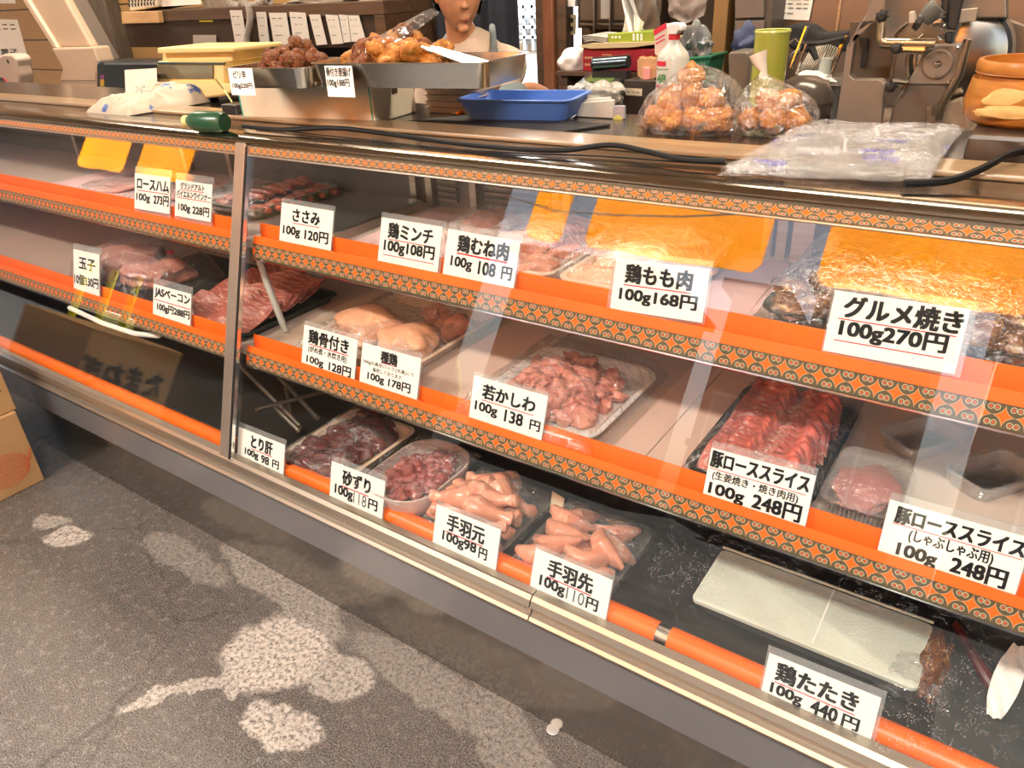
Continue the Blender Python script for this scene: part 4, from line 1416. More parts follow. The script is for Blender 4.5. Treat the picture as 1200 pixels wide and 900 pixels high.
MB().cyl(AZ(533, 134, T0 + .006), AZ(552, 129, T0 + .006), .005, 8).obj('barrel', ORANGE, t)
MB().cyl(AZ(529, 135, T0 + .006), AZ(533, 134, T0 + .006), .0015, 8, .005).obj('tip', BLACK, t)
# black cords
CORD = pm('black_rubber', (.006, .006, .007), .6, spec=.25)


def cord(pts, r, lab, z=T0):
    q = [AZ(u, v, z + r + (w or 0)) for u, v, w in pts]
    s = []
    for i in range(len(q) - 1):
        for k in range(6):
            a = k / 6
            p0, p1, p2, p3 = q[max(i - 1, 0)], q[i], q[i + 1], q[min(i + 2, len(q) - 1)]
            s.append(.5 * ((2 * p1) + (p2 - p0) * a + (2 * p0 - 5 * p1 + 4 * p2 - p3) * a * a + (3 * p1 - p0 - 3 * p2 + p3) * a ** 3))
    s.append(q[-1])
    return tag(MB().tube(s, r, 8).obj('black_cable', CORD), lab, 'cord')


cord([(285, 148, 0), (330, 152, 0), (390, 150, .004), (440, 155, 0), (520, 166, 0), (600, 174, 0), (660, 176, 0), (715, 170, .006), (760, 178, 0), (800, 187, 0), (850, 189, .0)], .0055, 'black power cable lying along the top of the case before the foam box', 1.1995)
cord([(1060, 215, 0), (1110, 212, 0), (1150, 198, .005), (1180, 182, .01), (1205, 176, .01)], .0062, 'black power cable at the right end beside the clear bags', 1.1995)
cord([(300, 150, 0), (420, 163, 0), (560, 177, 0), (700, 183, 0), (800, 190, 0), (880, 194, 0)], .0016, 'thin black cable along the front of the plank', 1.1945)

# paper bag with blue print on the left
p = AZ(150, 132, T0)
t = thing('paper_bag', 'crumpled cream bag with blue printed flowers lying at the left end of the worktop', 'bag', (p.x, p.y, T0))
e0, e1 = AZ(90, 135, T0), AZ(205, 128, T0)


def bagfn(a, b):
    x = e0.x + (e1.x - e0.x) * a
    y = 1.30 + .25 * b + (.05 if a > .6 else 0) * b
    k = min(a, 1 - a, b, 1 - b) * 2
    z = T0 + .004 + .042 * min(1, k * 2.4) ** .7 + .07 * max(0, b - .45) * min(1, k * 4)
    q = Vector((x * 9, y * 9, 1.3))
    return Vector((x, y, z + .02 * noise.noise(q * 1.6) * min(1, k * 5) + .012 * abs(noise.noise(q * 4)) * min(1, k * 5)))


tt = NT('printed_bag')
vv = tt.n('TexVoronoi')
vv.inputs['Scale'].default_value = 9
vv.inputs['Randomness'].default_value = .7
tt.l(tt.coord(), vv.inputs['Vector'])
sp_ = tt.ramp(tt.math('ADD', vv.outputs['Distance'], tt.math('MULTIPLY', tt.noise(60, 3), .5)), .49, .45)
BAGM = tt.done(tt.pbsdf(tt.mix(sp_, (.46, .40, .31), (.06, .11, .30)), .5, 0, None, .4))
MB().grid(bagfn, 70, 40).obj('bag_body', BAGM, t)
sh_ = [AY(146, 82, 1.56), AY(183, 80, 1.56), AY(184, 108, 1.52), AY(147, 108, 1.52)]
tag(MB().prism(sh_, (0, .0015, 0)).obj('paper_sheet', pm('cream_paper', (.72, .66, .55), .7), smooth=0), 'small cream paper sheet standing behind the printed bag', 'paper')
# counter scale
SCY = 1.60
CRM = pm('scale_cream', (.80, .60, .27), .4, 0, (.74, .54, .23), 3)
t = thing('counter_scale', 'cream weighing scale with a grey glass display at the left of the foam box', 'scale', (-2.45, SCY, T0))
pts = [(183, 98), (280, 98), (285, 103), (262, 112), (230, 117.5), (205, 114), (183, 105)]
ypoly([(183.5, 72), (262, 72), (262, 99), (183.5, 99)], SCY, .16).obj('housing', CRM, t, smooth=0, bevel=.006)
ypoly([(183.5, 97), (285, 98), (283, 104), (262, 113), (228, 117), (203, 113), (184, 105)], SCY - .012, .18).obj('lower_shell', CRM, t, smooth=.5, bevel=.008)
ypoly([(184.5, 76), (249, 77), (249, 92), (184.5, 92)], SCY - .006, .01).obj('display_glass', pm('display_grey', (.16, .13, .08), .12, 0, (.12, .095, .06), 4), t, smooth=0)
ypoly([(184.5, 73), (262, 73.5), (262, 76), (184.5, 75.5)], SCY - .004, .008).obj('scale_marks', pm('dark_teal', (.03, .06, .06), .4), t, smooth=0)
ypoly([(190, 61), (272, 60), (272, 72), (190, 72)], SCY + .02, .13).obj('riser', CRM, t, smooth=0, bevel=.004)
ypoly([(184, 56), (272, 55.5), (273, 61), (184, 63)], SCY - .01, .2).obj('weighing_plate', CRM, t, smooth=0, bevel=.005)
m = MB()
for u in (200, 250):
    q = AY(u, 112, SCY + .08)
    m2_ = MB().cyl((q.x, q.y, T0 + .0005), (q.x, q.y, q.z), .015, 12).obj('foot', BLACK, t)
# green bottle lying with a yellow cord, small adapter
t = thing('green_bottle', 'dark green squat bottle lying on the worktop below the scale', 'bottle', tuple(AZ(240, 147, T0)))
c1, c2 = AZ(222, 142, T0 + .028), AZ(252, 143, T0 + .028)
ax = (c2 - c1).normalized()
GREEN = pm('bottle_green', (.02, .075, .035), .3)
MB().lathe([(.011, -.02), (.013, 0), (.022, .014), (.027, .03), (.027, .115), (.022, .125)], c1, 18, ax).obj('bottle_body', GREEN, t)
MB().lathe([(.009, -.022), (.0145, -.016), (.0145, -.001), (.011, .001)], c1, 14, ax).obj('cap', pm('straw_yellow', (.66, .56, .22), .5), t)
cord([(252, 92, .10), (262, 105, .06), (272, 120, .03), (276, 131, .0), (262, 140, 0), (268, 147, 0)], .0022, 'thin yellowish cord hanging from the tray and curling by the green bottle', T0).data.materials[0] = pm('straw_yellow', (.66, .56, .22), .5)
a_ = AZ(272, 138, T0)
tag(MB().box((a_.x, a_.y + .02, T0 + .019), (.07, .05, .036)).obj('power_adapter', BLACK, smooth=0, bevel=.004), 'small black power adapter beside the green bottle', 'adapter')

# bags of fried chicken
pA, pB = AZ(747, 153, T0), AZ(858, 157, T0)
cx, cy = (pA.x + pB.x) / 2, pA.y + .06
FB = 'fried chicken piece in the clear bag slumped left of the tied bag'
for k, (dx, dy, dz) in enumerate(((-.085, -.03, .026), (-.03, -.05, .028), (.03, -.045, .027), (.08, -.03, .025), (-.07, .03, .028), (-.01, .02, .03), (.06, .03, .027), (-.045, -.02, .066), (.0, -.015, .07), (.045, .0, .062), (-.01, .0, .108))):
    fry(cx + dx * .86, cy + dy, T0 + dz, FB, 'fried chicken in the slumped bag', FRY, 1.02, k)


def bag(lab, cx, cy, w, d, prof, seed, knot=None, name='bag_of_fried_chicken'):
    t = thing(name, lab, 'bag', (cx, cy, T0))
    loops = []
    n = 48
    for z, s, ox in prof:
        lp = []
        for i in range(n):
            a = 2 * PI * i / n
            k = 1 + .05 * math.sin(a * 9 + z * 40) + .12 * noise.noise(Vector((math.cos(a) * 2.5, math.sin(a) * 2.5, z * 18 + seed)))
            sx = abs(math.cos(a)) ** .8 * math.copysign(1, math.cos(a))
            sy = abs(math.sin(a)) ** .8 * math.copysign(1, math.sin(a))
            lp.append(Vector((cx + ox + sx * w * s * k, cy + sy * d * s * k, T0 + .001 + z)))
        loops.append(lp)
    MB().loft(loops, cap1=knot is None).obj('bag_film', thin('bag_film', (.985, .975, .965), .09, .10, .9, 36, speck=crease_glints(22, .018, .40, .012)), t)
    if knot:
        kx, kz, tx, tz = knot
        MB().tube([(cx + kx, cy, T0 + kz - .006), (cx + kx, cy, T0 + kz + .008), (cx + kx + tx * .5, cy, T0 + kz + tz * .5), (cx + kx + tx, cy, T0 + kz + tz)], [.010, .007, .013, .019], 14).obj('knot', pm('milky_film', (.80, .70, .58), .3), t)
    return t


bag('clear bag slumped over fried chicken, left of the tied bag', cx + .006, cy - .004, .118, .10, [(0, .9, 0), (.012, 1, 0), (.04, .98, .004), (.07, .86, .006), (.10, .62, .008), (.122, .34, .004), (.132, .12, -.006)], 3)
qA, qB = AZ(868, 156, T0), AZ(934, 158, T0)
cx2, cy2 = (qA.x + qB.x) / 2, qA.y + .04
for k, (dx, dy, dz) in enumerate(((-.042, -.025, .026), (.006, -.03, .026), (.05, -.02, .026), (-.03, .03, .027), (.03, .03, .026), (-.012, .0, .06), (.018, -.012, .062))):
    fry(cx2 + dx, cy2 + dy, T0 + dz, 'fried chicken piece in the knotted clear bag', 'fried chicken in the knotted bag', FRY, .95, k)
bag('knotted clear bag of fried chicken with a twisted milky top', cx2, cy2, .084, .08, [(0, .9, 0), (.012, 1, 0), (.04, 1.0, 0), (.06, .90, -.004), (.078, .70, -.014), (.095, .42, -.026), (.112, .12, -.034)], 7, (-.034, .113, -.016, .042))
# folded clear bags with blue print
t = thing('clear_bag_stack', 'flat stack of crinkled clear plastic bags with blue print at the right of the worktop', 'plastic bags', tuple(AZ(985, 180, T0)))
f0, f1, f2, f3 = AZ(845, 205, TP + .001), AZ(1085, 216, TP + .001), AZ(1128, 152, TP + .001), AZ(940, 148, TP + .001)


def sheetfn(lay):
    def fn(a, b):
        p = (f0 * (1 - a) + f1 * a) * (1 - b) + (f3 * (1 - a) + f2 * a) * b
        k = min(a, 1 - a, b, 1 - b) * 2
        q = Vector((p.x * 22, p.y * 22, lay * 5.3))
        amp = .011 if lay == 0 else .016
        p = p + Vector((.012 * noise.noise(q * .4), .02 * noise.noise(q * .5 + Vector((3, 0, 0))), 0))
        p.z = TP + .0015 + .0045 * lay + .55 * amp * min(1, k * 6 + .15) * (abs(noise.noise(q * .8)) + .6 * abs(noise.noise(q * 2)) + .4 * abs(noise.noise(q * 4.5)) + .25)
        return p
    return fn


tt = NT('crinkled_print_film')
g_ = tt.n('NewGeometry')
nb = tt.bump(tt.noise(55, 4, .65, dist=1.2), 1.0, .012)
d_ = tt.n('BsdfDiffuse')
sepx = tt.n('SeparateXYZ')
tt.l(tt.coord(), sepx.inputs[0])
vo = tt.n('TexVoronoi', distance='CHEBYCHEV')
vo.inputs['Scale'].default_value = 7.5
tt.l(tt.scaled((1.0, 2.4, 1)), vo.inputs['Vector'])
txtm = tt.math('MULTIPLY', tt.math('LESS_THAN', vo.outputs['Distance'], .20), tt.ramp(tt.noise(120, 3, vec=tt.scaled((3, 1, 1))), .40, .52))
tt.val(d_.inputs[0], tt.mix(txtm, (.80, .80, .84), (.08, .07, .36)))
gl_ = tt.n('BsdfGlossy')
gl_.inputs['Roughness'].default_value = .10
tt.l(nb, gl_.inputs['Normal'])
tr_ = tt.n('BsdfTransparent')
mA = tt.n('MixShader')
tt.val(mA.inputs[0], tt.math('MAXIMUM', crease_glints(24, .022, .8, .05)(tt), tt.math('MULTIPLY', txtm, .85)))
tt.l(tr_.outputs[0], mA.inputs[1])
tt.l(d_.outputs[0], mA.inputs[2])
mB = tt.n('MixShader')
mB.inputs[0].default_value = .26
tt.l(mA.outputs[0], mB.inputs[1])
tt.l(gl_.outputs[0], mB.inputs[2])
FILMP = tt.done(mB)
for lay in range(3):
    MB().grid(sheetfn(lay), 170, 90).obj('bag_sheet', FILMP, t, smooth=1.2)
# amber tub on a dark box at the right end
qa, qb = AZ(1124, 186, TP), AZ(1210, 196, TP)
t = thing('dark_box', 'low dark brown box under the amber tub at the right end', 'box', tuple(qa))
bx0 = AZ(1123, 192, TP)
MB().span((bx0.x, 1.50, TP - .0095), (bx0.x + .30, 1.70, TP + .036)).obj('box_body', pm('dark_brown_plastic', (.055, .036, .026), .35), t, smooth=0, bevel=.006)
tc = AY(1180, 168, 1.60)
AMB = NT('amber_plastic')
pb_ = AMB.pbsdf(AMB.mix(AMB.ramp(AMB.noise(9, 4, .6, vec=AMB.scaled((1, 1, 3)), dist=1.5), .35, .7), (.40, .13, .014), (.56, .235, .04)), .35, 0, None, .5, .2)
pb_.inputs['Subsurface Weight'].default_value = .25
pb_.inputs['Subsurface Radius'].default_value = (.02, .008, .002)
AMB = AMB.done(pb_)
t = thing('amber_tub', 'round amber orange tub with a waisted wall at the right end of the worktop', 'tub', (tc.x, tc.y, TP + .036))
k_ = (AY(1180, 72, 1.6).z - (TP + .037))
MB().lathe([(.090, 0), (.103, .01), (.108, .035), (.101, .075), (.092, k_ * .62), (.091, k_ * .76), (.098, k_ * .80), (.100, k_ * .93), (.097, k_), (.090, k_), (.086, k_ * .9), (.082, .02), (.05, .012)], (tc.x + .02, tc.y + .06, TP + .0365), 40).obj('tub_wall', AMB, t, smooth=.9)
PALE = pm('pale_lump', (.78, .50, .19), .6, 0, (.70, .42, .14), 30)
MB().blob((tc.x + .0, tc.y - .038, TP + .086), (.050, .006, .018), .25, 5, 150, 3).obj('pale_patch', PALE, t)
MB().blob((tc.x - .004, tc.y - .043, TP + .066), (.056, .006, .011), .2, 5, 151, 3).obj('pale_patch', PALE, t)
MB().lathe([(.0965, k_ * .785), (.0995, k_ * .80), (.0985, k_ * .815)], (tc.x + .02, tc.y + .06, TP + .0365), 40).obj('tub_band', pm('amber_dark', (.36, .13, .03), .4), t)

# ------------------------------------------------------------------ staff side: bench and what stands on it
ZB = 1.10
ZBL = .88
for lab, bx0_, bx1_, by1, zb_ in (('grey steel work bench behind the left half of the case, left of the person', -6.2, -2.75, 2.50, ZBL), ('grey steel work bench behind the right half of the case, carrying the slicer', -1.52, 2.6, 2.66, ZB)):
    t = thing('rear_bench', lab, 'bench', ((bx0_ + bx1_) / 2, 2.2, 0))
    MB().span((bx0_, 1.90, zb_ - .04), (bx1_, by1, zb_)).obj('bench_top', STEEL_D, t, smooth=0, bevel=.004)
    for x in (bx0_ + .04, (bx0_ + bx1_) / 2, bx1_ - .04):
        for y in (1.95, by1 - .05):
            MB().span((x - .025, y - .025, 0), (x + .025, y + .025, zb_ - .04)).obj('leg', STEEL_D, t, smooth=0)
# left end: calendar, wrapping machine, printer, tape dispenser
def wall_paper(name, lab, px, y, lines, cat, mat=PAPER):
    a, b, c, d = [AY(u, v, y) for u, v in px]
    t = thing(name, lab, cat, tuple(d))
    MB().prism([a, b, c, d], (0, .003, 0)).obj('sheet', mat, t, smooth=0)
    if lines:
        fr = lambda u, v, l: (d * (1 - u) + c * u) * (1 - v) + (a * (1 - u) + b * u) * v + Vector((0, -l, 0))
        link_mesh('lettering', lettering(lines, fr, .002), INK, t)
    return t


wall_paper('calendar', 'cream calendar sheet pinned to the plank wall at the far left', [(-20, 22), (20, 23), (33, 71), (-8, 72)], YW - .004, [('ー ー ー ー', .1, .86, .9, .89, 0), ('ー ー ー ー', .1, .76, .9, .79, 0), ('菓子', .3, .12, .8, .3, .01)], 'calendar')
wall_paper('wall_notice', 'narrow white notice at the top left corner of the plank wall', [(-10, -14), (15, -12), (18, 4), (-8, 4)], YW - .004, [], 'notice')
wall_paper('wall_notice', 'white notice high on the plank wall right of the beige machine arm', [(72, -8), (112, -10), (113, 1), (74, 2)], YW - .004, [], 'notice')
MACH = pm('beige_machine', (.62, .47, .34), .45, 0, (.57, .43, .31), 3)
y_ = 2.35
t = thing('wrapping_machine', 'beige machine with a tall slanting arm standing before the plank wall', 'machine', tuple(AY(90, 112, y_)))
ypoly([(28, -4), (74, -4), (107, 55), (66, 56)], y_ + .02, .05).obj('slanting_arm', MACH, t, smooth=0, bevel=.012)
ypoly([(24, -4), (29.5, -4), (67, 56), (62, 56)], y_ + .0, .06).obj('arm_edge', pm('machine_edge', (.70, .55, .42), .4), t, smooth=0, bevel=.004)
ypoly([(72, -4), (79, -4), (121, 71), (114, 71)], y_ + .05, .10).obj('arm_back', pm('machine_grey', (.17, .14, .12), .5), t, smooth=0, bevel=.004)
ypoly([(60, 56.5), (108, 55), (115, 72), (112, 93), (113, 103), (101, 110), (75, 110), (70, 95), (73, 80)], y_ - .02, .10).obj('base_housing', MACH, t, smooth=0, bevel=.01)
ypoly([(71, 94), (112.5, 94), (112.5, 94.6), (71, 94.6)], y_ - .0225, .004).obj('seam', pm('machine_grey', (.17, .14, .12), .5), t, smooth=0)
q = AY(90, 110, y_)
MB().span((q.x - .09, y_ - .01, ZBL), (q.x + .09, y_ + .14, q.z + .01)).obj('pedestal', BLACK, t, smooth=0)
y_ = 2.15
t = thing('label_printer', 'dark grey label printer behind the printed paper bag', 'printer', tuple(AY(148, 110, y_)))
ypoly([(113, 74), (117, 72), (186, 72), (186, 120), (113, 120)], y_, .16).obj('printer_body', pm('dark_teal_plastic', (.022, .028, .030), .3), t, smooth=0, bevel=.008)
ypoly([(122, 73.5), (186, 73.5), (186, 76), (122, 76)], y_ - .004, .02).obj('printer_lip', pm('grey_lip', (.2, .22, .23), .3), t, smooth=0)
for k, (v, cc) in enumerate(((88, (.30, .08, .30)), (93, (.75, .45, .05)), (97, (.7, .5, .05)))):
    ypoly([(117.5, v), (121.5, v), (121.5, v + 4), (117.5, v + 4)], y_ - .003, .004).obj('sticker', pm('sticker_%d' % k, cc, .5), t, smooth=0)
q = AY(150, 119, y_)
MB().span((AY(113, 119, y_).x, y_ + .01, ZBL), (AY(186, 119, y_).x, y_ + .15, q.z + .01)).obj('printer_stand', BLACK, t, smooth=0)
y_ = 2.2
t = thing('tape_dispenser', 'whitish rounded tape dispenser with a red reel at the far left', 'dispenser', tuple(AY(8, 105, y_)))
ypoly([(-14, 76), (-6, 68), (4, 63), (14, 64), (19, 70), (19, 78), (22, 88), (21, 106), (-16, 106)], y_, .09).obj('dispenser_body', pm('bone_white', (.62, .50, .42), .5), t, smooth=.5, bevel=.012)
q = AY(5, 101, y_ - .01)
MB().cyl(q, q + Vector((0, .09, 0)), .045, 24).obj('reel', RED, t)
MB().cyl(q + Vector((.0, -.006, 0)), q + Vector((0, .0, 0)), .05, 24).obj('reel_flange', BLACK, t)
q = AY(9, 72, y_ - .002)
MB().cyl(q, q + Vector((0, .02, 0)), .012, 12).obj('hole', BLACK, t)
MB().span((AY(-16, 106, y_).x, y_ - .01, ZBL), (AY(21, 106, y_).x, y_ + .1, AY(0, 106, y_).z + .002)).obj('dispenser_base', pm('red_brown_block', (.30, .13, .07), .5), t, smooth=0)
# orange-brown board + loose cables on the bench by the machine
tag(MB().span((AY(40, 116, 2.05).x, 2.0, ZBL + .0005), (AY(70, 116, 2.05).x, 2.12, AY(40, 111, 2.05).z)).obj('wooden_block', WOOD, smooth=0, bevel=.003), 'small orange brown wooden block behind the left end of the case', 'block')
m = MB()
for k in range(3):
    m.tube([AY(48, 108 + k * 2, 2.1), AY(60, 104 + k * 4, 2.08), AY(72, 112 + k * 2, 2.06), AY(92, 116 + k, 2.1)], .005, 6)
    m = m
tag(m.obj('cable_bundle', pm('cable_grey', (.12, .11, .10), .5)), 'bundle of dark cables looping behind the left end of the case', 'cables')

# ------------------------------------------------------------------ wall shelf with memo slips
SY = 2.55
t = thing('wall_shelf', 'dark wooden wall shelf carrying a basket and hung with memo slips', 'shelf', tuple(AY(300, 25, SY)))
a, b, = AY(140, 14, SY), AY(450, 17, SY)
MB().span((a.x, SY, a.z - .055), (b.x, YW, a.z)).obj('board', pm('shelf_wood', (.105, .058, .032), .5, 0, (.07, .036, .02), 5, .1, 30, stretch=(1, 8, 8)), t, smooth=0, bevel=.004)
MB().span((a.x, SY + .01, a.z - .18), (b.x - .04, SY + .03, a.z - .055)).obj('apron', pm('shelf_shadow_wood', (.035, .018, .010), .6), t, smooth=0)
MB().span((b.x - .06, SY, a.z - .62), (b.x, YW, a.z - .055)).obj('side_board', DWOOD, t, smooth=0, bevel=.003)
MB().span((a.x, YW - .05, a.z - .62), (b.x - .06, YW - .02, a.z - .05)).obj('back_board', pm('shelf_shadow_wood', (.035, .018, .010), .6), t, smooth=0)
MB().span((a.x, SY + .05, a.z - .62), (b.x, YW - .02, a.z - .60)).obj('lower_board', DWOOD, t, smooth=0)
for x in (a.x + .02, b.x - .03):
    MB().span((x - .02, YW - .35, ZB if False else .0), (x + .02, YW - .30, a.z - .6)).obj('leg', DWOOD, t, smooth=0)
ypoly([(233.5, 19), (249, 19), (249, 25.5), (233.5, 25.5)], SY + .006, .004).obj('yellow_label', YEL, t, smooth=0)
slips = [((269, 12), (283, 12), (290, 53), (276, 54)), ((300, 14), (311, 14), (316, 53), (305, 54)), ((315, 15), (335, 15), (341, 52), (321, 53)), ((339, 14), (357.5, 15), (363, 49), (344, 50)), ((362, 17), (374.5, 17), (383, 52), (371, 53)), ((381, 17), (395.5, 18), (402, 51), (389, 52)), ((397, 17), (407, 18), (411, 49), (403, 50)), ((408, 18), (420, 18), (428.5, 48), (412, 49))]
names = ['memo slip hanging leftmost from the wall shelf, beside the curly cord', 'memo slip half hidden by the curly cord on the wall shelf', 'wide memo slip third from the left on the wall shelf edge', 'memo slip in the middle of the row on the wall shelf with a bold word', 'leaning memo slip fifth in the row on the wall shelf', 'memo slip sixth in the row on the wall shelf', 'narrowest memo slip in the row on the wall shelf', 'memo slip hanging rightmost from the wall shelf edge']
for i, (px, lb) in enumerate(zip(slips, names)):
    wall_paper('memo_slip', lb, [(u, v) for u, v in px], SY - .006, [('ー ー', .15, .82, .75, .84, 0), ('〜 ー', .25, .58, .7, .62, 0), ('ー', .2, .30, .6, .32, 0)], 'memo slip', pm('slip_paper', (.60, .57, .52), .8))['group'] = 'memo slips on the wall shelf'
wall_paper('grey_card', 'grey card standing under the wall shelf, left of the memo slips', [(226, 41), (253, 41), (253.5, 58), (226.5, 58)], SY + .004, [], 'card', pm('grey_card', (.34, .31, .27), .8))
# things on the shelf
zt = a.z
t = thing('plastic_basket', 'white slotted plastic basket on the left of the wall shelf', 'basket', tuple(AY(190, 12, SY)))
ypoly([(146, -22), (186, -24), (184, 8), (152, 13.5)], SY - .01, .25).obj('basket_body', pm('basket_cream', (.72, .64, .50), .5), t, smooth=0, bevel=.008)
for r in range(2):
    for k in range(9):
        u = 150 + k * 3.6
        ypoly([(u, -1 + r * 5 - k * .25), (u + 1.4, -1.2 + r * 5 - k * .25), (u + 2.2, 3 + r * 5 - k * .25), (u + .8, 3 + r * 5 - k * .25)], SY - .0125, .003).obj('slot', BLACK, t, smooth=0)
wall_paper('stacked_papers', 'stack of white papers beside the slotted basket on the wall shelf', [(186, -6), (234, -8), (236, 5), (186, 8)], SY + .02, [], 'papers')
tag(ypoly([(142, 14), (185, 13), (187, 27), (143, 28)], SY - .03, .028).obj('brown_parcel', WOOD, smooth=0, bevel=.003), 'small brown wooden batten fixed under the slotted basket', 'batten')
m = MB()
pts = []
for k in range(240):
    a_ = k * .7
    z = k / 240
    q = AY(291 + 2 * math.sin(z * 5), 6 + z * 46, SY - .03)
    pts.append(q + Vector((math.cos(a_) * .014, math.sin(a_) * .014, 0)))
m.tube(pts, .0035, 5)
COIL = pm('coil_grey', (.33, .29, .25), .5)
tag(m.obj('coiled_cable', COIL), 'grey curly telephone cord hanging from the wall shelf', 'cord')
m = MB()
pts = []
for k in range(420):
    a_ = k * .75
    z = k / 420
    q = AY(268 + 46 * z + 6 * math.sin(z * 9), 6 + 5 * math.sin(z * 12), SY + .08)
    pts.append(q + Vector((math.cos(a_) * .02 * .3, math.sin(a_) * .02, math.cos(a_) * .022 + .01)))
m.tube(pts, .004, 5)
tag(m.obj('coiled_cable', COIL), 'tangled grey curly cord lying on the wall shelf', 'cord')
tag(MB().blob(AY(390, 2, SY + .15), (.30, .10, .06), .25, 4, 160, 4, flat=-.055).obj('folded_bags', pm('crumpled_bags', (.40, .36, .29), .6, 0, (.30, .27, .22), 10, .4, 30)), 'heap of folded greyish bags on the right half of the wall shelf', 'bags')
tag(ypoly([(236, -10), (262, -12), (266, 12), (238, 12)], SY + .06, .12).obj('telephone_block', pm('phone_grey', (.28, .23, .18), .6, 0, (.2, .17, .13), 20), smooth=0, bevel=.01), 'greyish wrapped bundle on the wall shelf left of the cords', 'bundle')

# ------------------------------------------------------------------ navy curtain at the doorway
NAVY = pm('navy_cloth', (.012, .014, .026), .85, 0, (.009, .010, .019), 8)
CY = 2.86
x0, x1 = AY(447, 60, CY).x, AY(606, 60, CY).x


def cfn(a, b):
    x = x0 + (x1 - x0) * a
    return Vector((x, CY + .022 * math.sin(a * 34) + .012 * math.sin(a * 71 + 1), .25 + 2.0 * b))


t = thing('door_curtain', 'dark navy cloth curtain with vertical folds beside the bright doorway', 'curtain', ((x0 + x1) / 2, CY, .25))
MB().grid(cfn, 110, 6, .003).obj('cloth', NAVY, t)
MB().cyl((x0 - .05, CY, 2.26), (x1 + .4, CY, 2.26), .012).obj('rod', STEEL, t)

# ------------------------------------------------------------------ dark wall fittings at the middle
t = thing('light_switch', 'cream light switch plate with two dark rockers on the brown wall', 'switch', tuple(AY(668, 28, YW)))
ypoly([(662.5, 17), (674, 17), (673.5, 41), (663, 41)], YW - .012, .011).obj('plate', pm('switch_cream', (.42, .33, .18), .5), t, smooth=0, bevel=.002)
for v in (23, 33):
    ypoly([(665, v - 2), (671.5, v - 2), (671.5, v + 3.5), (665, v + 3.5)], YW - .015, .004).obj('rocker', BLACK, t, smooth=0)
tag(ypoly([(663, -6), (675, -6), (674, 8), (664, 8)], YW - .03, .029).obj('wall_socket_box', WHITEP, smooth=0, bevel=.003), 'white plastic box on the wall above the light switch', 'box')
t = thing('wall_cabinet', 'dark brown framed cabinet on the wall behind the tissue box', 'cabinet', tuple(AY(710, 35, YW)))
CABM = pm('cabinet_brown', (.095, .062, .038), .45, 0, (.07, .045, .027), 4)
ypoly([(677, -20), (775, -20), (773, 36), (677, 33)], YW - .09, .089).obj('cabinet_body', pm('cabinet_dark', (.03, .018, .01), .5), t, smooth=0)
for k, (u0, u1) in enumerate(((680, 697), (700, 716), (719, 768))):
    ypoly([(u0, -20), (u1, -20), (u1, 25), (u0, 24)], YW - .1, .012).obj('door_panel', CABM, t, smooth=0, bevel=.003)
    ypoly([(u0, 27), (u1, 28), (u1, 31), (u0, 30)], YW - .1, .012).obj('rail', CABM, t, smooth=0, bevel=.002)
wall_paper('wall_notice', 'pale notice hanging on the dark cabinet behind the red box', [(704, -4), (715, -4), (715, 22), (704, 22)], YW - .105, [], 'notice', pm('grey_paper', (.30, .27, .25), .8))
for i, u in enumerate((696, 715)):
    p = AY(u, 10, YW - .12)
    tag(MB().cyl((p.x, p.y, AY(u, 40, YW - .12).z), (p.x, p.y, AY(u, -20, YW - .12).z), .004, 6).obj('hanging_wire', STEEL_D), ['thin metal rod hanging before the cabinet, nearer the light switch', 'thin metal rod hanging before the cabinet, nearer the tissue'][i], 'rod')
# hanging printed bag and hanging clear bags
t = thing('hanging_bag', 'pale printed plastic bag hanging on the dark wall above the spray bottle', 'bag', tuple(AY(805, 10, 2.8)))
m = MB()
c_ = AY(805, 6, 2.8)
m.grid(lambda a, b: Vector((c_.x + (a - .5) * .16 * (1 - .3 * abs(b - .6)), 2.8 + .012 * noise.noise(Vector((a * 5, b * 5, 2))), c_.z - .06 + b * .14 + .05 * abs(a - .5))), 14, 14, .004)
m.obj('bag_body', pm('pale_print', (.22, .175, .15), .5, 0, (.10, .07, .06), 22, lo=.55, hi=.6), t)
MB().cyl(c_ + Vector((0, .0, .08)), c_ + Vector((0, .2, .12)), .003, 6).obj('hook', STEEL, t)
tag(MB().blob(AY(757, 14, 2.82), (.06, .03, .13), .3, 4, 170, 4).obj('hanging_sack', pm('brownish_film', (.16, .12, .09), .35, 0, (.10, .075, .055), 9)), 'brownish crumpled bag hanging on the wall right of the tissue', 'bag')
# brown upright column and boxes behind the vase
tag(MB().span((AY(834, 40, 2.8).x, 2.8, 0), (AY(851, 40, 2.8).x, 2.9, 2.4)).obj('wooden_upright', pm('upright_brown', (.26, .14, .045), .5, 0, (.19, .10, .03), 4), smooth=0, bevel=.004), 'brown wooden upright between the green basket and the steel panel', 'upright')
t = thing('storage_cabinet', 'dull metal storage cabinet with two doors behind the knotted bag', 'cabinet', (AY(880, 60, 2.75).x, 2.8, 0))
MB().span((AY(858, 60, 2.75).x, 2.75, 0), (AY(900, 60, 2.75).x, YW - .01, 1.75)).obj('cabinet_body', pm('cabinet_grey_brown', (.085, .065, .052), .5), t, smooth=0)
for v0, v1 in ((-20, 22), (25, 40), (43, 64)):
    ypoly([(861, v0), (896, v0 - 1), (895, v1 - 1), (861, v1)], 2.735, .016).obj('door', pm('cabinet_door', (.15, .12, .105), .4, .2), t, smooth=0, bevel=.003)
SP = pm('steel_panel', (.36, .29, .235), .34, .85, (.27, .21, .165), 2.5)
t = thing('steel_wall_panel', 'large brownish stainless panel with vertical seams behind the slicer', 'panel', (AY(1040, 60, 2.9).x, 2.92, 0))
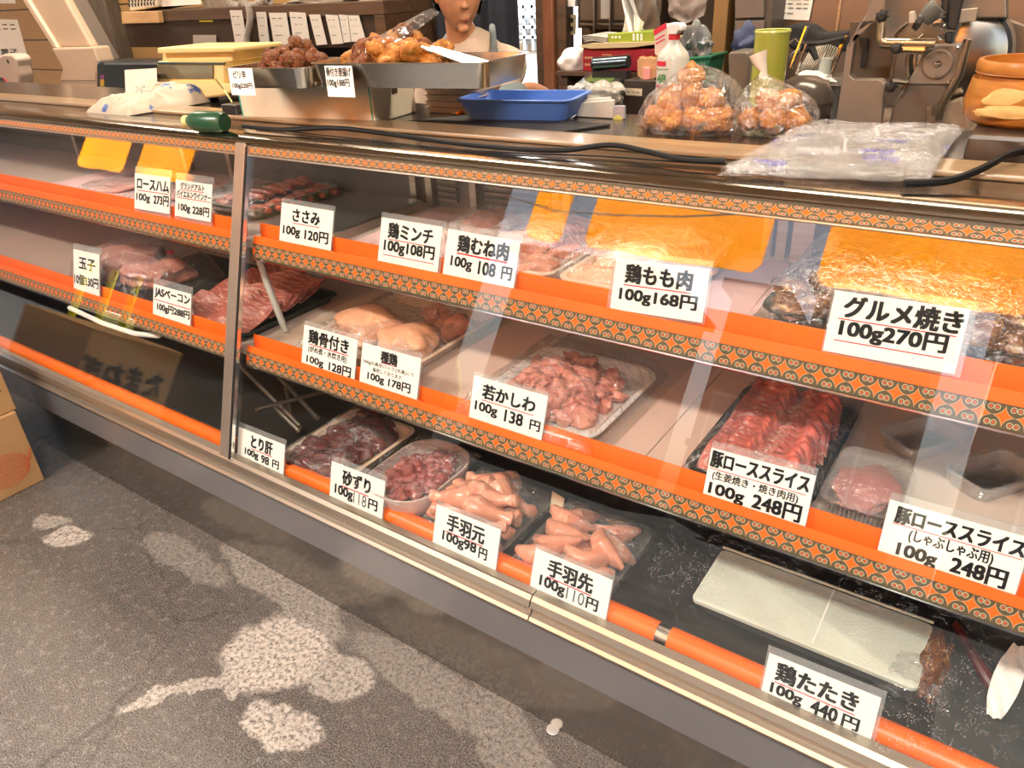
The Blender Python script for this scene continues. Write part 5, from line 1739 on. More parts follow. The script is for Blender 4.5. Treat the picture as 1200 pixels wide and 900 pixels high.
MB().span((AY(893, 40, 2.9).x, 2.9, 0), (AY(1330, 40, 2.9).x, 2.94, 2.4)).obj('panel_sheet', SP, t, smooth=0)
for u in (906, 981, 1020):
    p = AY(u, 30, 2.895)
    MB().span((p.x - .004, 2.893, .9), (p.x + .004, 2.902, 2.4)).obj('panel_seam', STEEL, t, smooth=0)
wall_paper('printed_notice', 'white printed notice fixed to the stainless panel above the vase', [(914, -12), (955, -12), (948, 24), (909, 22)], 2.889, [('ーー ー', .12, .80, .85, .84, .01), ('ー ーー ー', .1, .66, .9, .69, 0), ('ーー ーー', .1, .52, .9, .55, 0), ('ー ー ーー', .1, .38, .9, .41, 0), ('ーー', .1, .2, .5, .23, 0)], 'notice')
# ------------------------------------------------------------------ pile on the bench in the middle
def standing(name, lab, cat, px, y, th, mat, bev=.004, group=None):
    """box-like thing: outline at distance y, depth th, carried down to the bench by its own sides"""
    return tag(ypoly(px, y, th).obj(name, mat, smooth=0, bevel=bev), lab, cat, group)


PY = 2.30
# drawer unit / stand that carries the red box and its neighbours
a, b = AY(655, 83, PY), AY(778, 85, PY)
t = thing('bench_shelf', 'low dark bench shelf carrying the red box', 'shelf', ((a.x + b.x) / 2, PY, ZB))
MB().span((a.x, PY - .02, a.z - .012), (b.x, PY + .3, a.z)).obj('board', DWOOD, t, smooth=0)
for x in (a.x + .02, b.x - .02):
    MB().span((x - .012, PY, ZB), (x + .012, PY + .28, a.z - .012)).obj('support', DWOOD, t, smooth=0)
RB = pm('red_box_print', (.36, .012, .025), .4, 0, (.28, .01, .02), 6)
t = thing('red_box', 'dark red printed box in the pile under the tissue box', 'box', tuple(AY(725, 78, PY)))
q0, q1 = AY(683, 78, PY), AY(770, 82, PY)
zt = AY(725, 57, PY).z
MB().span((q0.x, PY, a.z + .0005), (q1.x, PY + .22, zt)).obj('box_body', RB, t, smooth=0, bevel=.003)
fr = lambda u, v, l: Vector((q0.x + (q1.x - q0.x) * u, PY - l, a.z + (zt - a.z) * v))
link_mesh('printed_dots', lettering([('●●●', .03, .55, .14, .66, 0), ('●●●', .03, .25, .14, .36, 0), ('~~~~', .27, .70, .40, .78, 0), ('●●●●', .46, .6, .6, .7, 0)], fr), pm('gold_ink', (.6, .4, .2), .5), t)
tag(ypoly([(674, 54), (690, 51), (768, 49), (768, 52), (740, 55.5), (692, 57)], PY - .02, .25).obj('cardboard_sheet', pm('khaki_card', (.52, .43, .24), .7), smooth=0), 'flat khaki cardboard sheet between the red box and the tissue box', 'cardboard')
t = thing('tissue_box', 'green tissue box with white clover marks and a white tissue pulled up', 'tissue box', tuple(AY(740, 50, PY)))
TG = pm('tissue_green', (.28, .36, .025), .5, 0, (.24, .31, .02), 5)
ypoly([(712, 40), (768, 36), (768, 49), (713, 51)], PY + .0, .12).obj('box_body', TG, t, smooth=0, bevel=.002)
m = MB()
for u in (717.5, 721.5, 726, 742.5, 747, 751.5):
    big = u > 740
    for dv in ((-2.6, 0, 2.6) if big else (0,)):
        q = AY(u, 43.5 + dv, PY - .0012)
        m.cyl(q, q + Vector((0, .0008, 0)), .0042, 6)
m.obj('clover_marks', PAPER, t, smooth=0)['kind'] = 'stuff'
tc_ = [AY(u, v, PY + .06) for u, v in ((729, 39), (731, 20), (728, 0), (727, -14))]
td_ = [AY(u, v, PY + .06) for u, v in ((753, 38), (749, 22), (741, 2), (737, -14))]
m = MB()
m.grid(lambda s, q: (tc_[0] * (1 - s) + td_[0] * s) * (1 - q) ** 2 + 2 * q * (1 - q) * (tc_[1] * (1 - s) + td_[1] * s) + q * q * (tc_[3] * (1 - s) + td_[3] * s) + Vector((0, .025 * math.sin(s * 9 + q * 2), 0)), 18, 12, .001)
m.grid(lambda s, q: AY(743 + s * 8 + q * 4 * s, 38 - q * (22 - 10 * s), PY + .045 + .008 * math.sin(s * 8)), 8, 8, .001)
m.obj('tissue', pm('tissue_white', (.86, .85, .82), .9), t)
t = thing('newspaper', 'folded newspaper with curled edges left of the green tissue box', 'newspaper', tuple(AY(695, 49, PY)))
NP = pm('newsprint', (.55, .52, .48), .8, 0, (.42, .40, .37), 40)
for k in range(4):
    q = [AY(682 + k, 42 + k * 2.2, PY), AY(690, 40.5 + k * 1.6, PY), AY(700, 42.5 + k * 1.6, PY), AY(712, 44 + k * 1.8, PY)]
    m = MB()
    m.grid(lambda s, w, q=q: Vector((0, w * .15, 0)) + (q[0] * (1 - s) ** 3 + 3 * q[1] * s * (1 - s) ** 2 + 3 * q[2] * s * s * (1 - s) + q[3] * s ** 3), 14, 2, .002)
    m.obj('fold', NP, t)
tag(MB().blob(AY(673, 71, PY + .06), (.05, .06, .04), .14, 3, 180, 4, amp2=.03, flat=-.03).obj('white_bag', pm('white_film', (.84, .83, .80), .35)), 'crumpled white plastic bag left of the dark red box', 'bag')
t = thing('steel_cylinder', 'dark shiny cylinder lying before the dark red box', 'cylinder', tuple(AY(717, 76, 2.2)))
c1, c2 = AY(697, 75, 2.2), AY(737, 72, 2.2)
MB().cyl(c1, c2, .019, 24).obj('cylinder_body', pm('gunmetal', (.10, .13, .145), .22, .9), t, bevel=.002)
MB().cyl(c1 + (c1 - c2).normalized() * .004, c1, .020, 24).obj('end_cap', BLACK, t)
cst = (c1 + c2) / 2
# point-of-sale terminal under the cylinder
y_ = 2.12
t = thing('card_terminal', 'black terminal with a dull green screen before the red box', 'terminal', tuple(AY(705, 100, y_)))
a0, a1, a2, a3 = AY(673, 99, y_), AY(722, 99.5, y_), AY(736, 84, y_ + .14), AY(692, 83, y_ + .14)
m = MB()
m.prism([a0, a1, a2, a3], (0, 0, -.05))
m.obj('terminal_body', pm('terminal_black', (.03, .032, .03), .3), t, smooth=0, bevel=.005)
ce = (a0 + a1 + a2 + a3) / 4
m = MB()
m.prism([ce + (q - ce) * .68 + Vector((0, 0, .0008)) for q in (a0, a1, a2, a3)], (0, 0, .0012))
m.obj('screen', pm('screen_green', (.10, .155, .035), .2), t, smooth=0)
MB().span((a0.x + .01, y_ + .01, ZB), (a2.x - .01, y_ + .15, a0.z - .03)).obj('terminal_stand', BLACK, t, smooth=0)
MB().span((c1.x, 2.185, a3.z - .03), (c2.x, 2.215, c1.z - .018)).obj('rest', BLACK, t, smooth=0)
# bubble wrap, grey bag, napkins, yellow pack
tag(MB().blob(AY(683, 110, 2.0), (.05, .04, .03), .2, 5, 190, 4, amp2=.12, freq2=30, flat=-.028).obj('bubble_wrap', pm('bubble_film', (.46, .45, .43), .2, 0, (.22, .21, .2), 90, .6, 120)), 'silvery bubble wrap pack left of the grey bag behind the napkins', 'bubble wrap')
tag(MB().blob(AY(709, 111, 2.02), (.06, .05, .035), .25, 4, 191, 4, amp2=.04, flat=-.03).obj('grey_bag', pm('grey_film', (.40, .37, .33), .35, 0, (.33, .30, .26), 8)), 'rounded grey plastic bag behind the white napkin holder', 'bag')
NYY = 1.74
n0 = AY(672, 141, NYY)
t = thing('napkin_holder', 'white napkin pack standing behind the black mat', 'napkins', (AY(695, 141, NYY).x, NYY, T0))
for k, (px, dy) in enumerate((([(672, 118), (714, 114), (716, 145), (672, 141)], .0), ([(676, 120.5), (718, 117), (718, 147), (676, 143)], -.02))):
    m = MB()
    q = [AY(u, v, NYY + dy) for u, v in px]
    q[2].z = q[3].z = T0 + .0005
    m.prism(q, (0, .014, 0))
    m.obj('napkin_stack', pm('napkin_white', (.62, .59, .52), .7), t, smooth=0, bevel=.003)
t = thing('yellow_pack', 'small packet with a pale yellow round mark beside the napkins', 'packet', tuple(AY(722, 146, 1.72)))
q = [AY(u, v, 1.72) for u, v in ((719, 124), (731, 124), (731, 147), (717, 147))]
q[2].z = q[3].z = T0 + .0005
MB().prism(q, (0, .012, 0)).obj('packet_body', pm('pale_purple', (.42, .38, .42), .5), t, smooth=0, bevel=.002)
q = AY(724, 141, 1.7185)
MB().cyl(q, q + Vector((0, .001, 0)), .013, 18).obj('yellow_mark', pm('pale_yellow', (.66, .62, .16), .5), t)
# dark drawer box with a small price label
y_ = 2.08
t = thing('dark_drawer_box', 'dark brown box with a small cream label behind the slumped bag of fried chicken', 'box', tuple(AY(745, 112, y_)))
MB().span((AY(731, 100, y_).x, y_, ZB), (AY(772, 100, y_).x, y_ + .12, AY(750, 94, y_).z)).obj('box_body', pm('box_dark', (.03, .019, .013), .5), t, smooth=0, bevel=.003)
lb = [AY(u, v, y_ - .001) for u, v in ((733, 103), (752.5, 104), (752, 112.5), (733, 111.5))]
MB().prism(lb, (0, .0008, 0)).obj('price_label', pm('label_cream', (.66, .56, .40), .6), t, smooth=0)
fr = lambda u, v, l: (lb[3] * (1 - u) + lb[2] * u) * (1 - v) + (lb[0] * (1 - u) + lb[1] * u) * v + Vector((0, -l, 0))
link_mesh('lettering', lettering([('ー ー ー', .1, .42, .85, .52, 0)], fr), INK, t)
t = thing('wooden_scoop', 'pale wooden serrated holder standing on the dark box', 'holder', tuple(AY(760, 90, y_ + .03)))
m = MB()
pts = [(747, 88), (747, 70)]
for k in range(8):
    pts += [(748 + k * 3.2, 69.5 + k * .1), (749.6 + k * 3.2, 66.5 + (k % 3))]
pts += [(774, 70), (771, 88), (764, 94), (752, 93)]
ypoly(pts, y_ + .03, .03).obj('holder_body', pm('scoop_wood', (.55, .31, .15), .6), t, smooth=0)
ypoly([(753, 79), (760.5, 79), (760.5, 93.5), (753, 93.5)], y_ + .018, .011).obj('pink_block', pm('pink_rubber', (.75, .33, .30), .5), t, smooth=0, bevel=.002)
# spray bottle
SY2 = 2.04
pc_ = AY(787, 108, SY2)
sc_ = (AY(788, 70, SY2) - AY(787, 70, SY2)).length
t = thing('spray_bottle', 'translucent white spray bottle with a red collar and green and red print', 'spray bottle', (pc_.x, SY2, ZB))
zz = lambda v: AY(787, v, SY2).z
BOT = pm('bottle_milk', (.56, .55, .49), .3, 0, (.50, .49, .43), 3)
hb = zz(68) - ZB
m = MB()
pr = [(.001, 0), (16.5, .002), (17.5, .012), (17.5, hb), (15.5, zz(62) - ZB), (9.5, zz(54) - ZB), (6.5, zz(49) - ZB), (5.2, zz(45) - ZB)]
m.lathe([(r * sc_ if r > .01 else r, h) for r, h in pr], (pc_.x, SY2, ZB), 28)
m.obj('bottle_body', BOT, t)
MB().lathe([(5.6 * sc_, zz(46.5)), (6.2 * sc_, zz(46)), (6.2 * sc_, zz(40.5)), (5.5 * sc_, zz(40))], (pc_.x, SY2, 0), 24).obj('collar', pm('collar_red', (.55, .02, .03), .4), t)
dxy = Vector((1, 0, 0))
ypoly([(781, 28.5), (785, 27), (796, 27), (799, 31), (798.5, 37), (794.5, 35), (792.5, 40.5), (783, 40.5), (782.5, 34), (780, 32)], SY2 - .018, .036).obj('trigger_head', WHITEP, t, smooth=0, bevel=.005)
rr = 17.6 * sc_


def onb(u, v, l):
    q = AY(u, v, SY2)
    d = max(-.96, min(.96, (q.x - pc_.x) / rr))
    return Vector((pc_.x + d * rr, SY2 - math.sqrt(1 - d * d) * rr - l, q.z))


def decal(name, u0, v0, u1, v1, mat, l=.0008):
    m = MB()
    m.grid(lambda s, q: onb(u0 + (u1 - u0) * s, v1 + (v0 - v1) * q, l), 8, 3, .0004)
    return m.obj(name, mat, t)


decal('red_badge', 775, 70, 788, 75.5, RED)
link_mesh('lettering', lettering([('ーーー', 0, .80, .95, .86, .005), ('48', .12, .0, .78, .52, .03)], lambda u, v, l: onb(774 + u * 18, 95 - v * 19, l)), pm('print_green', (.10, .26, .08), .5), t)
decal('red_badge', 775, 97.5, 783, 101.5, RED)
t = thing('red_packet', 'red and white packet leaning left of the spray bottle', 'packet', tuple(AY(772, 60, 2.16)))
q = [AY(u, v, 2.14) for u, v in ((766, 36), (780, 27), (783, 36), (784, 54), (776, 69), (767, 64))]
MB().prism(q, (0, .02, 0)).obj('packet_body', pm('packet_white', (.66, .56, .50), .4), t, smooth=0, bevel=.003)
q = [AY(u, v, 2.1385) for u, v in ((765.5, 35.5), (780, 26.5), (781.5, 33), (766.5, 42))]
MB().prism(q, (0, .0012, 0)).obj('red_top', RED, t, smooth=0)
for v in (46, 51):
    q = [AY(u, v_, 2.1385) for u, v_ in ((768, v), (779, v - 6), (779, v - 4.5), (768, v + 1.5))]
    MB().prism(q, (0, .0012, 0)).obj('red_line', RED, t, smooth=0)
MB().span((AY(768, 69, 2.14).x, 2.142, ZB), (AY(776, 69, 2.14).x, 2.156, AY(772, 66, 2.14).z)).obj('packet_back', BLACK, t, smooth=0)
# green basket with clear bags
GY_ = 2.22
t = thing('green_basket', 'small dark green slotted basket right of the spray bottle', 'basket', tuple(AY(818, 95, GY_)))
GB = pm('basket_green', (.012, .13, .06), .45)
ypoly([(799, 70), (833, 66), (827, 98), (802, 99)], GY_, .12).obj('basket_body', GB, t, smooth=0, bevel=.004)
ypoly([(797, 69), (834, 65), (833.5, 68.5), (798, 72)], GY_ - .006, .13).obj('basket_rim', GB, t, smooth=0, bevel=.002)
for r in range(2):
    for k in range(7):
        u, v = 809 + k * 2.6, 75 + r * 11 - k * .3
        ypoly([(u, v), (u + 1.2, v), (u + 1.1, v + 6), (u + .1, v + 6)], GY_ - .003, .003).obj('slot', pm('slot_pale', (.28, .42, .34), .6), t, smooth=0)
MB().span((AY(803, 98, GY_).x, GY_ + .01, ZB), (AY(826, 98, GY_).x, GY_ + .11, AY(815, 97, GY_).z)).obj('basket_foot', BLACK, t, smooth=0)
CB = thin('smoky_film', (.72, .74, .74), .10, .12, .9, 20)
m = MB()
m.blob(AY(814, 54, GY_ + .06), (.036, .03, .058), .4, 4, 200, 4, amp2=.08)
m.blob(AY(824, 58, GY_ + .05), (.025, .025, .03), .4, 4, 202, 3, amp2=.1)
tag(m.obj('clear_bags', pm('grey_clear_bag', (.20, .21, .21), .22, 0, (.12, .125, .125), 12, .6, 22)), 'crumpled greyish clear bags stuffed in the green basket', 'bags', kind='stuff')

# ------------------------------------------------------------------ right: jar, dark pot, dish rack, slicer
VY = 2.0
pv_ = AY(898, 108, VY)
vr = (AY(925, 70, VY) - AY(885, 70, VY)).length / 2
vt = AY(905, 36, VY).z
t = thing('green_jar', 'tall yellow green translucent jar behind the knotted bag', 'jar', (pv_.x, VY, ZB))
VG = NT('jar_green')
p_ = VG.pbsdf(VG.mix(VG.ramp(VG.noise(3, 3), .3, .7), (.42, .43, .06), (.50, .49, .10)), .22, 0, None, .5, .4)
p_.inputs['Transmission Weight'].default_value = .15
p_.inputs['Subsurface Weight'].default_value = .3
p_.inputs['Subsurface Radius'].default_value = (.03, .03, .005)
VG = VG.done(p_)
MB().lathe([(vr * .93, 0), (vr * .96, .01), (vr * .98, vt - ZB - .012), (vr, vt - ZB), (vr * .93, vt - ZB), (vr * .9, vt - ZB - .02), (vr * .78, .012)], (pv_.x, VY, ZB), 40).obj('jar_wall', VG, t, smooth=.9)
MB().lathe([(vr * .985, vt - .006), (vr * 1.03, vt - .002), (vr * 1.0, vt + .003), (vr * .93, vt + .001)], (pv_.x, VY, 0), 40, cap0=False, cap1=False).obj('jar_rim', pm('jar_rim_green', (.50, .54, .14), .25), t)
for (du, v0, v1) in ((14, 44, 52), (12, 64, 75)):
    q0, q1 = AY(889 + du, v0, VY), AY(889 + du, v1, VY)
t = thing('grey_canister', 'grey canister with a rounded top left of the yellow green jar', 'canister', tuple(AY(866, 95, 2.1)))
ypoly([(853, 64), (856, 60.5), (875, 60.5), (878, 64), (876, 125), (854, 125)], 2.1, .10).obj('canister_body', pm('canister_grey', (.17, .145, .115), .35, .3), t, smooth=.5, bevel=.01)
MB().span((AY(854, 125, 2.1).x, 2.1, ZB), (AY(876, 125, 2.1).x, 2.2, AY(865, 120, 2.1).z)).obj('canister_foot', BLACK, t, smooth=0)
t = thing('dark_pot', 'dark round pot with a curved lid behind the clear bag stack', 'pot', tuple(AY(940, 130, 2.0)))
pp = AY(941, 118, 2.08)
prr = (AY(975, 118, 2.08) - AY(906, 118, 2.08)).length / 2
zt = AY(938, 88, 2.08).z
POT = pm('pot_brown', (.06, .045, .036), .25)
MB().lathe([(prr * .8, 0), (prr * .98, .02), (prr, max(.03, zt - ZB - .075)), (prr * .98, max(.04, zt - ZB - .06))], (pp.x, 2.08, ZB), 36).obj('pot_body', POT, t)
MB().lathe([(prr * 1.0, zt - .062), (prr * .95, zt - .04), (prr * .75, zt - .016), (prr * .4, zt - .003), (.001, zt)], (pp.x, 2.08, 0), 36).obj('pot_lid', pm('pot_lid_brown', (.085, .065, .052), .22, .2), t, smooth=1.2)
tag(MB().blob(AY(930, 118, 1.93), (.026, .02, .03), .3, 4, 205, 3, amp2=.1).obj('clear_cup', CLEARP), 'small crumpled clear cup right of the knotted bag', 'cup')
o_ = bpy.data.objects['clear_cup']
o_.location.z += (ZB + .03) - AY(930, 118, 1.93).z + .03
# dish rack
RY = 2.35
t = thing('dish_rack', 'chrome wire dish rack with ribbed bars left of the slicer', 'rack', tuple(AY(950, 98, RY)))
m = MB()
fl = [AY(u, v, RY) for u, v in ((930, 92), (972, 100))]
MB().tube([AY(927, 80, RY - .05), AY(946, 31, RY - .05)], .006, 8).obj('front_bar', CHROME, t)
MB().tube([AY(933, 87, RY - .05), AY(945, 52, RY - .05)], .004, 8).obj('front_bar', CHROME, t)
MB().tube([AY(965, 100, RY), AY(989, 46, RY)], .005, 8).obj('side_bar', CHROME, t)
MB().tube([AY(970, 98, RY), AY(992, 42, RY)], .005, 8).obj('side_bar', CHROME, t)
for k in range(14):
    s = k / 13
    q0 = AY(934 + s * 30, 88 + s * 10, RY)
    q1 = AY(951 + s * 33, 57 - 5 * math.sin(s * PI), RY + .05)
    MB().tube([q0, q1], .0022, 6).obj('wire', STEEL, t)
MB().tube([AY(920, 52, RY), AY(932, 46, RY), AY(938, 54, RY), AY(926, 66, RY)], .004, 8).obj('loop', CHROME, t)
MB().span((AY(930, 100, RY).x, RY - .06, ZB), (AY(990, 100, RY).x, RY + .25, AY(960, 97, RY).z)).obj('drip_tray', pm('rack_tray', (.10, .09, .08), .4), t, smooth=0)
m = MB()
m.prism([AY(u, v, RY + .12) for u, v in ((917, 34), (930, 28), (948, 31), (960, 40), (990, 38), (990, 62), (960, 60), (945, 62), (925, 58))], (0, .1, 0))
m.obj('rack_cloth', pm('black_cloth', (.016, .015, .017), .9), t, smooth=0, bevel=.01)
MB().tube([AY(940, 52, RY - .02), AY(965, 50, RY - .02), AY(990, 44, RY - .02)], .007, 8).obj('handle', BLACK, t)
MB().tube([AY(951, 56, RY - .03), AY(957, 70, RY - .03)], [.011, .007], 8).obj('black_grip', BLACK, t)
tag(MB().tube([AY(965, 92, RY - .08), AY(966, 84, RY - .08), AY(969, 68, RY - .08)], [.016, .016, .014], 12).obj('clear_bottle', pm('milky_green', (.42, .44, .38), .25)), 'small milky bottle standing in the chrome dish rack', 'bottle')
tag(MB().blob(AY(954, 92, RY - .09), (.05, .03, .02), .3, 4, 210, 3).obj('white_cloth', pm('cloth_white', (.62, .60, .56), .8)), 'white wiping cloth before the chrome dish rack', 'cloth')
# bluish cloths behind the jar
tag(MB().blob(AY(880, 52, 2.3), (.045, .04, .05), .35, 4, 212, 4, amp2=.05).obj('blue_cloth', pm('cloth_blue', (.045, .06, .12), .8)), 'dark blue cloth bundle behind the yellow green jar', 'cloth')

# the slicer
SYY = 1.98
SL = thing('meat_slicer', 'large bronze grey meat slicer with a round steel blade at the right', 'slicer', tuple(AY(1080, 145, SYY)))
BODY = pm('slicer_bronze', (.27, .215, .165), .42, .25, (.235, .185, .14), 3)
BODYD = pm('slicer_dark', (.15, .118, .09), .45, .2, (.125, .098, .075), 4)
SLP = pm('slicer_steel', (.52, .45, .36), .25, 1.0, (.44, .38, .30), 3)
ypoly([(1024, -14), (1016, 15), (992, 55), (978, 150), (1031, 154), (1037.5, 99), (1033, 93), (1001, 92.5), (996, 88), (1002, 42), (1009, 27), (1024, 26), (1034, 26), (1040, -14)], SYY, .03, None).obj('carriage_plate', BODY, SL, smooth=0, bevel=.003)
ypoly([(1026, -14), (1180, -14), (1180, 22), (1130, 22), (1112, 56), (1030, 56)], SYY + .09, .05).obj('meat_table', pm('slicer_pale', (.40, .35, .29), .3, .8, (.33, .29, .24), 3), SL, smooth=0, bevel=.004)
ypoly([(996, 26), (1045, 26), (1045, 92), (996, 92)], SYY + .10, .02).obj('rear_shield', pm('shield_dark', (.14, .11, .08), .35, .3, (.10, .08, .058), 5), SL, smooth=0)
ypoly([(1005, 43), (1017, 46), (1015, 77), (1008, 79), (1010, 60)], SYY + .09, .01).obj('dark_bracket', BLACK, SL, smooth=0)
q = AY(1124, 64, SYY + .125)
px1 = (AY(1122, 66, SYY + .16) - AY(1121, 66, SYY + .16)).length
AX = Vector((.12, -1, .05)).normalized()
MB().lathe([(62 * px1, 0), (62 * px1, .02), (57 * px1, .024)], q + AX * -.02, 64, AX).obj('guard_ring', BODY, SL)
MB().lathe([(57 * px1, 0), (57.5 * px1, .01), (54 * px1, .012)], q + AX * .003, 64, AX).obj('ring_gap', BLACK, SL)
MB().lathe([(53 * px1, 0), (52.5 * px1, .004), (40 * px1, .010), (.001, .011)], q + AX * .014, 64, AX).obj('blade', pm('blade_steel', (.62, .55, .46), .18, 1.0), SL, smooth=.3)
ypoly([(1146, 9), (1152, 12), (1215, 36), (1215, 150), (1175, 150), (1177, 60), (1165, 30)], SYY + .19, .03).obj('blade_guard', pm('guard_warm', (.34, .28, .22), .3, .8, (.28, .23, .18), 3), SL, smooth=0, bevel=.003)
ypoly([(1040, 155), (1046, 122), (1063, 99), (1085, 56), (1089, 53), (1124, 53), (1126, 60), (1120, 88), (1099, 135), (1094, 158)], SYY + .03, .09).obj('motor_cover', BODYD, SL, smooth=0, bevel=.004)
ypoly([(1063, 99), (1085, 56), (1089, 53), (1124, 53), (1126, 60), (1120, 88), (1115, 99)], SYY + .024, .008).obj('cover_plate', BODY, SL, smooth=0, bevel=.002)
q = AY(1099, 75, SYY + .024)
MB().lathe([(17.5 * px1, 0), (17.5 * px1, .006), (15.5 * px1, .008), (5 * px1, .008), (4 * px1, .006), (.001, .006)], q, 40, (0, -1, 0)).obj('pulley_cover', BODY, SL, smooth=.4)
for k, (u, v, r) in enumerate(((1099, 75, 3.2), (1101, 61.5, 1.6), (1097, 89, 1.6), (1086, 56, 2.2), (1122, 56, 2.0), (1064.5, 95.5, 2.2), (1111, 96, 2.0))):
    p = AY(u, v, SYY + .016)
    MB().lathe([(r * px1, 0), (r * px1, .003), (r * .5 * px1, .005)], p, 8, (0, -1, 0)).obj('bolt', CHROME, SL)
YB2 = SYY - .03
MB().tube([AY(1034, 22, YB2), AY(1032, 44, YB2), AY(1034, 48.5, YB2), AY(1040, 50, YB2), AY(1096, 50.5, YB2)], .0095, 12).obj('bent_bar', pm('bar_yellowish', (.62, .50, .34), .25, .9), SL)
MB().tube([AY(1052, 57, YB2), AY(1084, 58, YB2)], .010, 10).obj('clamp_bar', pm('bar_yellowish', (.62, .50, .34), .25, .9), SL)
for u, v, r in ((1033.5, 19, 6.5), (1051, 57, 6.0), (1044, 102, 6.2)):
    p = AY(u, v, YB2 - .01)
    m = MB()
    m.lathe([(r * .7 * px1, 0), (r * px1, .006), (r * px1, .018), (r * .5 * px1, .022), (.001, .022)], p + Vector((0, .014, 0)), 14, (0, -1, 0))
    for k in range(7):
        a_ = 2 * PI * k / 7
        m.lathe([(r * .22 * px1, .002), (r * .22 * px1, .018)], p + Vector((math.cos(a_) * r * px1, .014, math.sin(a_) * r * px1)), 8, (0, -1, 0))
    m.obj('knob', BLACK, SL)
MB().tube([AY(1046, 95, YB2 + .03), AY(1063, 97, YB2 + .03), AY(1058, 106, YB2 + .03)], .007, 8).obj('lower_bar', SLP, SL)
for px in ([(1042, 100), (1050, 60), (1050, 40), (1063, 27)], [(1064, 90), (1063, 70), (1067, 55), (1082, 40)]):
    MB().tube([AY(u, v, SYY + .06) for u, v in px], .004, 8).obj('guide_rod', SLP, SL)
ypoly([(1065, 14), (1071, 13), (1073, 27), (1065, 28)], YB2, .02).obj('pale_block', pm('block_pale', (.55, .48, .38), .4), SL, smooth=0, bevel=.002)
MB().tube([AY(1082, 24, YB2), AY(1088, 18, YB2), AY(1100, 7, YB2)], [.014, .021, .022], 16).obj('grip', pm('grip_grey', (.12, .12, .10), .35), SL)
MB().tube([AY(1074, 24, YB2 - .005), AY(1080, 27, YB2 - .005)], [.016, .018], 14).obj('grip_end', BLACK, SL)
MB().tube([AY(1094, 26, YB2), AY(1104, 25, YB2)], .009, 10).obj('pin', pm('pin_grey', (.3, .29, .26), .3, .8), SL)
for (u, v, r) in ((1103, 20, 4), (1106, 32, 3.5), (1103, 43, 4)):
    p = AY(u, v, YB2 - .015)
    MB().lathe([(r * px1, 0), (r * px1, .012), (r * .4 * px1, .016)], p + Vector((0, .012, 0)), 10, (0, -1, 0)).obj('chrome_nut', CHROME, SL)
ypoly([(1102, -14), (1112, -14), (1112, 30), (1104, 24)], YB2 + .01, .03).obj('black_arm', BLACK, SL, smooth=0, bevel=.003)
ypoly([(1116, -14), (1131, -14), (1120, 36), (1108, 34)], YB2 - .005, .03).obj('black_lever', BLACK, SL, smooth=0, bevel=.004)
ypoly([(1107, 38), (1116, 38), (1116, 52), (1106, 50)], YB2, .04).obj('pivot_block', BLACK, SL, smooth=0, bevel=.004)
ypoly([(1127, 11), (1146, 9), (1143, 25), (1124, 27)], SYY + .05, .012).obj('small_plate', pm('block_pale2', (.50, .40, .30), .4), SL, smooth=0, bevel=.002)
MB().tube([AY(1134, 46, SYY), AY(1123, 88, SYY), AY(1104, 122, SYY), AY(1100, 140, SYY)], .008, 10).obj('edge_rail', SLP, SL)
ypoly([(1130, 46), (1138, 47), (1128, 90), (1106, 128), (1102, 126), (1122, 88)], SYY + .01, .02).obj('rail_plate', BODY, SL, smooth=0)
ypoly([(1086, 125), (1092, 125), (1092, 136), (1100, 137), (1099, 155), (1086, 155)], SYY + .01, .02).obj('small_bracket', STEEL, SL, smooth=0)
ypoly([(1095, 125), (1127, 115), (1140, 155), (1095, 158)], SYY + .05, .04).obj('foot_casting', pm('casting_warm', (.36, .28, .20), .45, .4), SL, smooth=0, bevel=.004)
ypoly([(980, 150), (1200, 155), (1200, 175), (980, 170)], SYY + .005, .30).obj('base', BODYD, SL, smooth=0)
qz = AY(1000, 168, SYY).z
x0, x1 = AY(985, 160, SYY).x, AY(1200, 160, SYY).x
MB().span((x0, SYY + .01, ZB), (x1, SYY + .30, max(ZB + .01, qz))).obj('foot', BLACK, SL, smooth=0)

# ------------------------------------------------------------------ cartons and the small disc on the floor
KX = -2.695


def carton(lab, y0, y1, x0, x1, z0, z1, rz=0.0):
    t = thing('cardboard_carton', lab, 'carton', ((x0 + x1) / 2, (y0 + y1) / 2, z0))
    MB().span((x0, y0, z0), (x1, y1, z1)).obj('carton_body', CARDB, t, smooth=0, bevel=.004)
    MB().span((x0 + .02, (y0 + y1) / 2 - .025, z1), (x1 + .0006, (y0 + y1) / 2 + .025, z1 + .0006)).obj('tape', pm('brown_tape', (.36, .22, .09), .3), t, smooth=0)
    return t


c1_ = carton('lower cardboard carton with a red onion print at the left edge of the floor', .42, .803, -3.20, KX, .0005, .287)
ON = pm('onion_red', (.62, .14, .05), .7)
oc = Vector((KX + .0012, .705, .098))
m = MB()
for k in range(13):
    s = (k - 6) / 6
    pts = []
    for j in range(13):
        a_ = PI * j / 12
        pts.append(oc + Vector((0, math.cos(a_) * .075, math.sin(a_) * .060 * s)))
    m.tube(pts, .0013, 4)
for k in range(4):
    m.tube([oc + Vector((0, .068, .0)), oc + Vector((0, .085 + k * .002, .006 + k * .008)), oc + Vector((0, .072 + k * .006, .028 + k * .006))], .0014, 4)
for k in range(4):
    m.tube([oc + Vector((0, -.07, 0)), oc + Vector((0, -.09, -.012 + k * .006))], .0012, 4)
m.obj('onion_print', ON, c1_)
c2_ = carton('upper cardboard carton with black brush lettering stacked at the left edge', .43, .812, -3.22, KX - .012, .2885, .575)
fr = lambda u, v, l: Vector((KX - .012 + l, .60 + u * .21, .34 + v * .16))
link_mesh('lettering', lettering([('たまねぎ', -.6, .2, .98, .85, .03)], fr), INK, c2_)
p = AZ(648, 855, 0)
m = MB()
